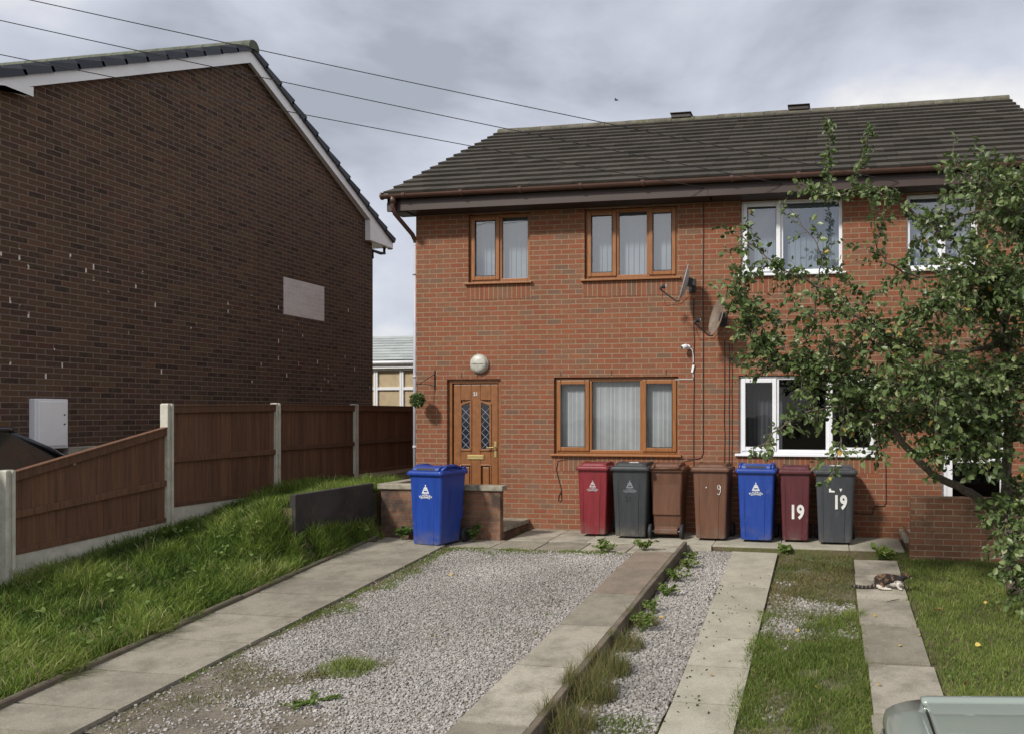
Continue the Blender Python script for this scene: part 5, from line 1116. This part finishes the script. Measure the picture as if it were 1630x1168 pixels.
for li, (pp, r0, r1) in enumerate(LIMBS):
    P = smooth_path([atY(*q)-TO for q in pp]); n = len(P)
    P = [p+Vector((random.gauss(0, .008), random.gauss(0, .008), random.gauss(0, .008))) for p in P]
    wood.tube(P, [r0+(r1-r0)*(i/(n-1))**.8 for i in range(n)], 9 if r0 > .02 else 6)
    acc = 0
    start = .42 if li == 0 else (.35 if li == 1 else (.15 if r0 > .012 else .05))
    for i in range(1, n):
        acc += (P[i]-P[i-1]).length
        if i/(n-1) < start: acc = 0; continue
        step = (.047 if r0 > .012 else .060)*(.43 if pp[0][0] > 1590 else 1)*(.62 if li in (1, 12, 18, 19) else .85 if li in (2, 11, 17) else 1)*(1.7 if li in (4, 5, 9, 15) else 1.35 if li in (8, 10, 16) else 1)
        thin = li in (6, 7, 5)
        while acc > step:
            acc -= step; p = P[i]; d = (P[i]-P[i-1]).normalized()
            sd_ = Vector((random.gauss(0, 1), random.gauss(0, 1.0), random.gauss(.05, .8))).normalized(); tw = (d*.45+sd_).normalized()
            edge = pp[0][0] < 1500 or (i/(n-1) > .75 and li not in (0,))
            ln = random.uniform(.05, .13) if thin else (random.uniform(.10, .28) if edge else random.uniform(.18, .55))
            if p.z < 1.3 and li in (0, 13, 14): ln = min(ln, .26)
            pts = leafy_twig(p, tw, ln, .0045, 1.0)
            if ln > .28 and random.random() < .6:
                q = pts[len(pts)//2]; leafy_twig(q, (tw+Vector((random.gauss(0, .8), random.gauss(0, .8), random.gauss(0, .7)))).normalized(), ln*.6, .003)
trunk_o = wood.build('trunk', M['bark'], tree, smooth=True); TW.build('twigs', M['twig'], trunk_o)
leaf_mesh('foliage', LV, M['leaf'], tree, var=np.array(LVV), width=.33)
# a few small unripe apples
for k in range(14):
    l_ = random.choice(LV); p = l_[0]+Vector((0, 0, -.04)); r = random.uniform(.016, .022)
    a = MB(); a.loft([[p+Vector((r*s_*math.cos(2*math.pi*j/10), r*s_*math.sin(2*math.pi*j/10), z_*r)) for j in range(10)] for s_, z_ in ((.1, -.85), (.55, -.9), (.9, -.45), (1, 0), (.9, .5), (.55, .85), (.12, .7))])
    a.build('apple', plain('unripe_apple', (.13, .17, .04), .4) if k == 0 else bpy.data.materials['unripe_apple'], tree, smooth=True)
# ------------------------------------------------------------------ calico cat
def cat_builder():
    cx, cy = 6.985, -2.62; z0 = float(pl(cy))+.038
    t = thing('cat', 'calico cat crouching on a slab at the lawn edge, facing right', 'cat', (cx, cy, z0))
    bm = bmesh.new(); parts = MB()
    def ell(c, r, rot=(0, 0, 0), n=14, m=9):
        Rm = Euler(rot).to_matrix(); rings = []
        for i in range(m):
            a = -math.pi/2+math.pi*(i+.0)/(m-1)*.999+.0005; rings.append([Vector(c)+Rm@Vector((r[0]*math.sin(a), r[1]*math.cos(a)*math.cos(2*math.pi*k/n), r[2]*math.cos(a)*math.sin(2*math.pi*k/n))) for k in range(n)])
        parts.loft(rings)
    def limb(pts, rad): parts.tube(pts, rad, 12)
    # haunch, barrel, chest, neck: rump on the left, head on the right
    ell((-.075, 0, .082), (.090, .058, .078)); ell((-.02, 0, .105), (.105, .055, .066), (0, .05, 0)); ell((.055, 0, .095), (.085, .052, .070), (0, .1, 0)); ell((.105, 0, .085), (.055, .045, .060))
    ell((-.075, -.045, .060), (.062, .026, .058), (0, -.3, 0)); ell((-.075, .045, .060), (.062, .026, .058), (0, -.3, 0))
    for s_ in (-1, 1):
        limb([(-.10, s_*.048, .028), (-.05, s_*.05, .014), (.0, s_*.05, .013)], [.020, .015, .013]); ell((.008, s_*.05, .012), (.022, .013, .012))
        limb([(.095, s_*.032, .075), (.098, s_*.034, .035), (.112, s_*.034, .014)], [.024, .015, .012]); ell((.125, s_*.034, .012), (.022, .013, .012))
    limb([(.10, 0, .105), (.145, -.005, .135), (.170, -.008, .150)], [.046, .036, .034])
    ell((.185, -.010, .158), (.043, .036, .035), (0, .15, 0)); ell((.218, -.012, .145), (.020, .018, .015), (0, .2, 0)); ell((.195, -.03, .143), (.02, .014, .014)); ell((.195, .01, .143), (.02, .014, .014))
    for s_ in (-1, 1):
        c = Vector((.168, -.010+s_*.024, .182)); parts.loft([[c+Vector((.012*math.cos(a), .013*math.sin(a), -.004)) for a in np.linspace(0, 5.5, 8)], [c+Vector((.007*math.cos(a)-.002, .008*math.sin(a)+s_*.002, .018)) for a in np.linspace(0, 5.5, 8)], [c+Vector((.0015*math.cos(a)-.005, .0015*math.sin(a)+s_*.005, .036)) for a in np.linspace(0, 5.5, 8)]])
    limb([(-.135, 0, .045), (-.18, -.01, .022), (-.24, -.02, .018), (-.31, -.022, .019), (-.365, -.015, .022), (-.40, -.008, .024)], [.030, .019, .017, .018, .019, .010])
    o = parts.build('body', M['dark'], t)
    md = o.modifiers.new('r', 'REMESH'); md.mode = 'VOXEL'; md.voxel_size = .0045; md2 = o.modifiers.new('s', 'SMOOTH'); md2.iterations = 5; md2.factor = .6
    dg = bpy.context.evaluated_depsgraph_get(); dg.update(); me = bpy.data.meshes.new_from_object(o.evaluated_get(dg)); o.modifiers.clear(); o.data = me
    for p in me.polygons: p.use_smooth = True
    m, tr, p = newmat('calico_fur'); tc = N(tr, 'ShaderNodeTexCoord'); ob = tc.outputs['Object']; sp = N(tr, 'ShaderNodeSeparateXYZ'); tr.links.new(ob, sp.inputs[0])
    n1 = noise(tr, 19, 2, .5, ob); n2 = noise(tr, 24, 3, .6, ob); n3 = noise(tr, 300, 2, .5, ob)
    dk = ramp(tr, n1, [(.50, (.012, .010, .010)), (.55, (.08, .04, .02)), (.60, (.19, .10, .045)), (.68, (.02, .015, .013))])
    wz = mth(tr, 'ADD', sp.outputs[2], mth(tr, 'MULTIPLY', mth(tr, 'SUBTRACT', n2, .5), .11)); chest = mth(tr, 'MULTIPLY', ramp_f(tr, sp.outputs[0], .0, .06), .035)
    wf = ramp_f(tr, mth(tr, 'SUBTRACT', mth(tr, 'ADD', .052, chest), wz), -.004, .006)
    tail = mth(tr, 'LESS_THAN', sp.outputs[0], -.135); wf = mth(tr, 'MULTIPLY', wf, mth(tr, 'SUBTRACT', 1.0, tail))
    stripe = mth(tr, 'MULTIPLY', tail, mth(tr, 'GREATER_THAN', mth(tr, 'SINE', mth(tr, 'MULTIPLY', sp.outputs[0], 150)), .82))
    c = mixc(tr, tail, dk, (.018, .014, .013)); c = mixc(tr, mth(tr, 'MULTIPLY', stripe, .6), c, (.35, .28, .2)); c = mixc(tr, wf, c, (.62, .58, .52)); c = mixc(tr, .3, c, ramp(tr, n3, [(.3, (.3, .3, .3)), (.7, (.7, .7, .7))]), 'OVERLAY')
    tr.links.new(c, p.inputs['Base Color']); p.inputs['Roughness'].default_value = .85; me.materials.clear(); me.materials.append(m); bump(tr, p, n3, .5, .003)
    for s_ in (-1, 1):
        e = MB(); c0 = Vector((.213, -.010+s_*.019, .164)); e.loft([[c0+Vector((.006*math.sin(b)*math.cos(a), .006*math.sin(b)*math.sin(a), .006*math.cos(b))) for a in np.linspace(0, 5.5, 8)] for b in (.1, .8, 1.5, 2.3, 3.0)]); e.build('eye', plain('cat_eye', (.25, .28, .06), .1), t, smooth=True)
    e = MB(); e.loft([[Vector((.236+dx, -.012+.006*f*math.cos(a), .148+.004*f*math.sin(a))) for a in np.linspace(0, 5.5, 8)] for dx, f in ((0, 1), (.004, .6))]); e.build('nose', plain('cat_nose', (.10, .05, .05), .4), t)
    wk = MB()
    for s_ in (-1, 1):
        for k in range(3): wk.tube([(.225, -.012+s_*.012, .144), (.232, -.012+s_*.055, .150-.008*k)], .0006, 3)
    wk.build('whiskers', M['white_spot'], t)
cat_builder()
# ------------------------------------------------------------------ cars
def build_car(label, loc, rz, paint, L=3.75, Wd=1.62, H=1.44, group=None, hatch=False):
    t = thing('parked_car', label, 'car', loc, rz, group); hw = Wd/2
    # lower body: lofted cross-sections from tail (-x) to nose (+x)
    def sec(x, w_, zb, zs, zt, crown=.0):
        r = .10; pts = []
        P = [(w_*.80, zb), (w_*.97, zb+.06), (w_, zb+.22), (w_*.995, (zb+zs)/2+.08), (w_*.965, zs-.02), (w_*.90, zt-.012), (w_*.72, zt+.008), (w_*.35, zt+.018+crown), (0, zt+.022+crown)]
        pts = [Vector((x, y, z)) for y, z in P]+[Vector((x, -y, z)) for y, z in P[-2::-1]]
        return pts
    h = L/2; B = MB()
    st = [(-h, hw*.80, .38, .70, .74), (-h+.05, hw*.90, .30, .80, .88), (-h+.16, hw*.96, .22, .88, .93), (-h+.45, hw, .20, .92, .95), (-.9, hw, .19, .93, .955), (0, hw, .19, .93, .955), (.75, hw, .19, .93, .955), (.98, hw*.995, .19, .92, .955), (1.2, hw*.985, .19, .88, .91), (h-.36, hw*.95, .20, .78, .82), (h-.14, hw*.88, .22, .66, .72), (h-.03, hw*.76, .28, .58, .63), (h, hw*.66, .34, .52, .56)]
    B.loft([sec(*s_) for s_ in st]); body = B.build('body', paint, t, smooth=True)
    md = body.modifiers.new('sub', 'SUBSURF'); md.levels = 1; md.render_levels = 1
    # glasshouse
    zb_ = .93; zr = H-.035
    bot = [(-h+.20, hw*.80), (-h+.38, hw*.90), (-.5, hw*.925), (.55, hw*.915), (.92, hw*.82), (1.02, hw*.5)]
    topp = [(-h+.42, hw*.62), (-h+.55, hw*.70), (-.5, hw*.735), (.10, hw*.72), (.24, hw*.64), (.30, hw*.35)]
    gm = MB(); rb = [Vector((x, y, zb_)) for x, y in bot]+[Vector((x, -y, zb_)) for x, y in bot[::-1]]; rt_ = [Vector((x, y, zr-.012)) for x, y in topp]+[Vector((x, -y, zr-.012)) for x, y in topp[::-1]]
    gm.loft([rb, rt_]); gm.build('windows', plain('tinted_car_glass', (.020, .027, .025), .06, var=.1, coat=1), t)
    # roof skin: centre panel, dark roof ditches, side rails
    xa, xb_ = -h+.36, .26
    def roof_sec(x, e=0):
        f_ = 1-.10*max(0, (x-.0)/.3)**2 if x > 0 else 1-.10*max(0, (-x-(h-.6))/.24)**2
        w_ = hw*.755*f_; z = zr+.030-.028*((x+.35)/1.15)**2
        return w_, z
    rp = MB(); rings = []
    X = [xa+.115, xa+.125, xa+.45, xa+.8, xa+1.2, xb_-.25, xb_-.08, xb_]
    for x in X:
        w_, z = roof_sec(x); a = w_-.085; prof = [(a, -.012), (a*.985, .0), (a*.7, .012), (a*.35, .019), (0, .021)]
        rings.append([Vector((x, y, z+q)) for y, q in prof]+[Vector((x, -y, z+q)) for y, q in prof[-2::-1]])
    rp.loft(rings, True); rp.build('roof', paint, t, smooth=True)
    tp = MB(); rings = []
    for x, dz in ((xa-.02, -.050), (xa-.012, -.022), (xa+.015, -.007), (xa+.06, -.001), (xa+.102, .0)):
        w_, z = roof_sec(max(x, xa)); w_ = w_-.01; prof = [(w_, -.03), (w_*.985, -.008), (w_*.7, .010), (w_*.35, .018), (0, .020)]
        rings.append([Vector((x, y, z+q+dz)) for y, q in prof]+[Vector((x, -y, z+q+dz)) for y, q in prof[-2::-1]])
    tp.loft(rings, True); tp.build('tailgate', paint, t, smooth=True)
    for s_ in (-1, 1):
        rl_ = MB(); rr = []
        for x in [xa+.105]+X[1:]:
            w_, z = roof_sec(x); rr.append([Vector((x, s_*(w_-.070), z-.006)), Vector((x, s_*(w_-.060), z+.006)), Vector((x, s_*(w_-.030), z+.006)), Vector((x, s_*(w_-.008), z-.006)), Vector((x, s_*(w_+.004), z-.035)), Vector((x, s_*(w_-.06), z-.05))])
        rl_.loft(rr); rl_.build('roof_rail', paint, t, smooth=True)
        dt_ = MB(); dt_.loft([[Vector((x, s_*(roof_sec(x)[0]-.095), roof_sec(x)[1]-.016)), Vector((x, s_*(roof_sec(x)[0]-.062), roof_sec(x)[1]-.016)), Vector((x, s_*(roof_sec(x)[0]-.062), roof_sec(x)[1]-.03)), Vector((x, s_*(roof_sec(x)[0]-.095), roof_sec(x)[1]-.03))] for x in X]); dt_.build('roof_seal', M['rubber'], t)
        # pillars
        for (b_, t_, r_) in (((.93, hw*.84, .935), (.22, hw*.69, zr), .030), ((-.12, hw*.935, .94), (-.16, hw*.745, zr), .022), ((-h+.34, hw*.90, .94), (-h+.50, hw*.70, zr), .045), ((-h+.20, hw*.80, .92), (-h+.38, hw*.62, zr), .03)):
            pm = MB(); pm.tube([(b_[0], s_*b_[1], b_[2]), ((b_[0]+t_[0])/2+(.02 if b_[0] > 0 else 0), s_*(b_[1]+t_[1])/2*1.0, (b_[2]+t_[2])/2-(.03 if b_[0] < -1 else 0)), (t_[0], s_*t_[1]*.96, t_[2]-(.075 if t_[0] < -1 else .03))], [r_*1.2, r_, r_*.7], 8); pm.build('pillar', paint, t, smooth=True)
        mr_ = MB(); mr_.loft([[Vector((.62+dx, s_*(hw*.93+.03+dy*.09), 1.0+.055*math.sin(a)*f_+.02+.0)) + Vector((.035*math.cos(a)*f_, 0, 0)) for a in np.linspace(0, 5.6, 10)] for dy, f_, dx in ((0, .5, .02), (.3, .95, .0), (1.2, 1.0, -.01), (1.8, .8, -.015), (2.0, .3, -.015))]); mo = mr_.build('door_mirror', plain('pale_mirror_cap', (.45, .46, .50), .3) if not hatch else paint, t, smooth=True)
        for wx in (-h+.68, h-.72):
            wm = MB(); n = 28; prof = [(.16, .0), (.20, .02), (.27, .025), (.30, .01), (.305, -.02), (.305, -.15), (.28, -.17), (.16, -.17)]
            wm.loft([[Vector((wx+p[0]*math.cos(2*math.pi*k/n), s_*(hw-.01+p[1]*1.0), .305+p[0]*math.sin(2*math.pi*k/n))) for k in range(n)] for p in prof], False); wo = wm.build('wheel', M['rubber'], t, smooth=True)
            rm_ = MB(); rm_.cyl((wx, s_*(hw-.06), .305), (wx, s_*(hw-.02), .305), .185, .18, 24)
            for k in range(5): a = 2*math.pi*k/5; rm_.box(wx-.02, wx+.02, s_*(hw-.02)-.008 if s_ > 0 else s_*(hw-.02)-.010, s_*(hw-.02)+.012, .305+.04, .305+.17, rot=(0, a, 0), c=(wx, s_*(hw-.01), .305))
            rm_.build('rim', M['steel'], wo)
        hl = MB(); hl.loft([[Vector((h-.16+.07*math.cos(a)*f_, s_*(hw*.70+.10*math.cos(a+.3)*f_)+0, .62+.06*math.sin(a)*f_)) + Vector((dx, 0, 0)) for a in np.linspace(0, 5.6, 10)] for f_, dx in ((1, 0), (.9, .06), (.3, .075))]); hl.build('headlight', plain('headlight_lens', (.5, .52, .55), .1), t, smooth=True)
        tl = MB(); tl.box(-h+.02, -h+.14, s_*hw*.74-.06, s_*hw*.74+.06, .62, .88); tl.build('tail_light', plain('tail_light_red', (.30, .01, .01), .2), t, bevel=.02)
    rw_ = MB(); rw_.loft([[Vector((-h+.175, y, .97)), Vector((-h+.335, y*.80, zr-.07)), Vector((-h+.36, y*.80, zr-.07)), Vector((-h+.20, y, .97))] for y in (-hw*.72, hw*.72)]); rw_.build('rear_window', bpy.data.materials['tinted_car_glass'], t)
    ae = MB(); ae.tube([(.05, 0, zr+.04), (-.05, 0, zr+.10), (-.30, 0, zr+.22)], [.012, .004, .002], 6); ae.build('aerial', M['rubber'], t)
    for nx in (-h-.01, h-.02):
        pb_ = MB(); pb_.box(nx-.004, nx+.012, -.26, .26, .42, .53); pb_.build('number_plate', M['white_spot'], t)
    return t
def paint(name, col, metal=.35):
    m = plain(name, col, .32, metal, var=.03, scale=1.5, coat=.6, dirt=(tuple(c*.8+.03 for c in col), 4, .58, .25)); return m
build_car('pale sage green car parked on the road at the bottom right corner', (8.155, -9.47, -.615), 0, paint('sage_paint', (.27, .31, .275), .15), L=3.9, Wd=1.64, H=1.455, hatch=True)
build_car('small black car parked behind the sloping fence panel', (-2.67, -4.72, .19), R(90), paint('navy_black_paint', (.012, .014, .022), .2), L=3.6, Wd=1.42, H=1.42)
# ------------------------------------------------------------------ weeds, tufts, fallen leaves
G1 = 'grass tufts rooted on the left gravel drive'
clump('straggly tuft of grass in the middle of the left gravel drive', 2.60, -5.83, .24, 900, .16, M['grass_short'], G1, vlo=.2, vhi=.95)
clump('ragged end of the straggly grass tuft on its near left side', 2.42, -5.98, .13, 260, .10, M['grass_dry'], G1)
clump('small yellowish tuft to the right of the straggly one on the gravel', 2.86, -5.70, .07, 90, .07, M['grass_dry'], G1)
clump('low brown tuft on the gravel nearer the kerbed slab strip', 3.12, -5.83, .09, 120, .05, M['grass_dry'], G1)
clump('little green tuft beside the slab strip halfway up the drive', 3.68, -4.25, .09, 150, .06, M['grass_short'], G1)
clump('short green tuft against the brown slabs near the far end', 3.74, -2.95, .06, 90, .05, M['grass_short'], G1)
for i, (cx, cy, r_, n_, h_) in enumerate(((1.55, -1.72, .16, 300, .06), (1.9, -1.70, .14, 260, .05), (2.25, -1.68, .14, 240, .05), (1.38, -1.95, .10, 180, .06))):
    clump(['bright grass tuft at the back left corner of the gravel drive', 'second grass tuft from the left along the patio edge', 'third grass tuft from the left along the patio edge', 'low tuft between path and gravel just below the back corner'][i], cx, cy, r_, n_, h_, M['grass_short'], 'grass tufts along the patio edge', vlo=.35, vhi=.85)
leafy('leafy weed growing in a patio joint below the black bin', 3.42, -1.36, .12, 70, .12, .045, 'weeds in the paving joints', z=-.02)
leafy('spreading green weed on the patio edge below the reversed brown bin', 3.98, -1.45, .20, 170, .14, .045, 'weeds in the paving joints', z=-.03, vlo=.45, vhi=.9)
leafy('low green weed left of the brown slabs at the patio edge', 3.50, -1.62, .17, 130, .08, .04, 'weeds in the paving joints', z=-.03, vlo=.45, vhi=.9)
leafy('dark weed at the foot of the coping wall behind the lone blue bin', 1.52, -1.20, .13, 110, .22, .055, 'weeds in the paving joints', z=-.02, vlo=0, vhi=.4)
leafy('dandelion-like weed on the terrace edge between blue and maroon bins', 5.78, -1.02, .10, 60, .10, .075, 'weeds in the paving joints', z=-.09, vlo=.3, vhi=.75)
leafy('broad leaved weed on the terrace edge left of the low brick wall', 7.05, -1.12, .17, 60, .14, .10, 'weeds in the paving joints', z=-.10, vlo=.5, vhi=.9)
leafy('dark weeds left of the lone blue bin against the coping wall', .45, -1.22, .18, 120, .16, .07, 'weeds in the paving joints', z=-.01, vlo=0, vhi=.4)
gN = 'weeds along the foot of the raised drive edging'
for i, (cy, r_, h_, n_) in enumerate(((-1.45, .10, .09, 70), (-1.95, .12, .12, 90), (-2.55, .15, .17, 150), (-3.15, .13, .14, 110), (-3.75, .12, .15, 70), (-4.3, .14, .18, 80))):
    leafy(['first and farthest green weed beside the raised edging', 'second weed from the house beside the raised edging', 'large heart-leaved weed beside the raised edging', 'fourth weed from the house beside the raised edging', 'reddish weed beside the raised edging above its middle', 'wispy weed beside the raised edging near its middle'][i], 4.62+random.uniform(-.04, .05), cy, r_*1.35, n_*2, h_*1.1, .036, gN, vlo=.4, vhi=.9)
for i, (cy, r_, n_, h_) in enumerate(((-4.1, .14, 220, .17), (-4.75, .15, 260, .20), (-5.35, .17, 340, .26), (-5.85, .18, 380, .30), (-6.35, .18, 320, .24))):
    clump(['dry grass clump farthest up the raised edging', 'reddish dry clump second up the raised edging', 'tall dry clump midway along the raised edging', 'tallest seeding clump leaning on the raised edging', 'dry clump nearest the road beside the raised edging'][i], 4.60, cy, r_*1.15, n_*2, h_*1.3, M['grass_dry'], gN, wid=.004, lean=.8)
leafy('green ground weed in the near gravel of the left drive', 2.72, -6.45, .24, 220, .05, .032, G1, vlo=.3, vhi=.8)
clump('rounded green cushion of grass at the near end of the gravel strip', 4.95, -6.25, .26, 1400, .07, M['grass_short'], 'grass cushions by the slab tracks', vlo=0, vhi=.6)
clump('green cushion of grass at the lower left of the centre strip', 5.88, -5.0, .24, 1300, .09, M['grass_short'], 'grass cushions by the slab tracks', vlo=0, vhi=.6)
clump('dark green cushion of grass in the middle of the centre strip', 6.28, -4.55, .22, 1100, .10, M['grass_short'], 'grass cushions by the slab tracks', vlo=0, vhi=.5)
clump('leaning grass tuft at the left edge of the stepping slabs', 6.58, -3.55, .13, 260, .17, M['grass_short'], 'grass cushions by the slab tracks', vlo=.4, vhi=.85)
clump('thin tuft in the joint between the two slabs under the cat', 6.95, -2.0, .16, 120, .05, M['grass_short'], 'grass cushions by the slab tracks', vlo=0, vhi=.5)
for i, (cx, cy) in enumerate(((.0, -3.5), (-.9, -4.4), (-.5, -5.2), (-1.2, -3.7))):
    clump(['straw-coloured seed heads near the end of the dark retaining wall', 'straw-coloured seed heads halfway down the long grass', 'straw-coloured seed heads nearest the road in the long grass', 'straw-coloured seed heads close to the tall fence post'][i], cx, cy, .22, 26, .34, M['grass_long'], 'seeding grass stems on the left bank', wid=.006, lean=.7, vlo=.9, vhi=1)
for i, (cx, cy, r_, n_, h_) in enumerate(((.06, -2.55, .11, 420, .34), (.06, -2.1, .11, 400, .32), (.06, -1.65, .11, 360, .28), (-.22, -2.95, .22, 500, .34), (-.05, -3.0, .2, 420, .28))):
    clump(['grass clump in front of the near half of the dark retaining wall', 'grass clump in front of the middle of the dark retaining wall', 'grass clump in front of the far half of the dark retaining wall', 'tall grass clump hiding the near end of the dark retaining wall', 'grass clump at the near foot of the dark retaining wall'][i], cx-(.12 if i > 2 else 0), cy, r_*(1.3 if i > 2 else 1), n_*(2 if i > 2 else 1), h_, M['grass_long'], 'grass clumps round the retaining wall', wid=.007, lean=.9, vlo=.2, vhi=.8)
for i, cy in enumerate((-2.35, -1.75)):
    clump(['grass hanging over the top of the dark retaining wall near its end', 'grass hanging over the top of the dark retaining wall at its middle'][i], -.30, cy, .08, 320, .24, M['grass_long'], 'grass clumps round the retaining wall', wid=.007, lean=1.6, vlo=.1, vhi=.7)
leafy('pale rounded leaf cluster at the edge of the long grass near the coping wall', .0, -1.55, .07, 14, .14, .13, 'broad weeds in the long grass', vlo=.8, vhi=.9, stems=4)
leafy('yellow flowered weed in the long grass below the dark retaining wall', -.35, -3.15, .15, 60, .25, .04, 'broad weeds in the long grass', vlo=.7, vhi=.95)
tw_ = MB(); p = Vector((6.93, -3.12, float(pl(-3.12))+.045)); tw_.tube([p, p+Vector((.07, .03, .012)), p+Vector((.14, .12, .004))], [.004, .006, .003], 5); tag(tw_.build('twig', M['bark']), 'short dark twig lying on the slab just below the cat', 'twig')
YL = varmat('fallen_leaf', [(0, (.50, .38, .09)), (.7, (.42, .28, .08)), (1, (.20, .075, .03))], .6)
SPOTS = [(5.45, -5.35, 'yellow fallen leaf on the nearest slab of the middle track'), (6.72, -5.35, 'fallen leaf at the left edge of the nearest stepping slab'), (6.80, -3.6, 'fallen leaf on the slab just below the one with the twig'),
 (6.95, -4.45, 'yellow leaf in the middle of the second nearest stepping slab'), (7.1, -4.85, 'small leaf on the right corner of the second nearest stepping slab'), (7.45, -3.3, 'leaf on the lawn close to the slab edge, below the cat'),
 (7.9, -3.0, 'leaf on the lawn to the right of the twig'), (7.6, -4.3, 'yellow leaf on the lawn above the parked green car roof'), (8.3, -3.7, 'lone leaf farther right on the lawn under the tree edge'), (8.0, -2.4, 'leaf on the lawn between the cat and the tree trunk'),
 (8.5, -4.5, 'rightmost of the larger leaves on the near lawn'), (7.4, -5.2, 'large orange leaf on the lawn nearest the green car'), (6.2, -3.3, 'reddish leaf among the stones left of the stepping slabs'), (6.25, -5.4, 'yellow leaf in the near grass of the centre strip'),
 (4.85, -2.2, 'leaf on the gravel strip near the house end'), (4.75, -3.9, 'leaf on the gravel strip halfway along'), (2.1, -3.0, 'tiny leaf on the far part of the left gravel drive'), (2.9, -5.0, 'tiny leaf right of the grass tuft on the left drive'),
 (7.7, -2.0, 'leaf on the lawn just below the low stained brick wall'), (8.9, -3.3, 'leaf on the lawn farthest to the right'), (6.05, -4.1, 'brown leaf in the middle of the centre strip'), (7.15, -4.15, 'yellow leaf on the slab joint by the lawn')]
for x_, y_, lb_ in SPOTS:
    z_ = float(gz(x_, y_))+(.05 if 5.23 < x_ < 5.73 or 6.65 < x_ < 7.17 else (.045 if x_ > 7.2 else .022))
    o = leaf_mesh('fallen_leaf', [(Vector((0, 0, 0)), Vector((random.gauss(0, 1), random.gauss(0, 1), .12)).normalized(), random.uniform(.038, .058))], YL, None, 0, 1, width=.36); o.location = (x_, y_, z_); tag(o, lb_, 'leaf', 'fallen leaves')
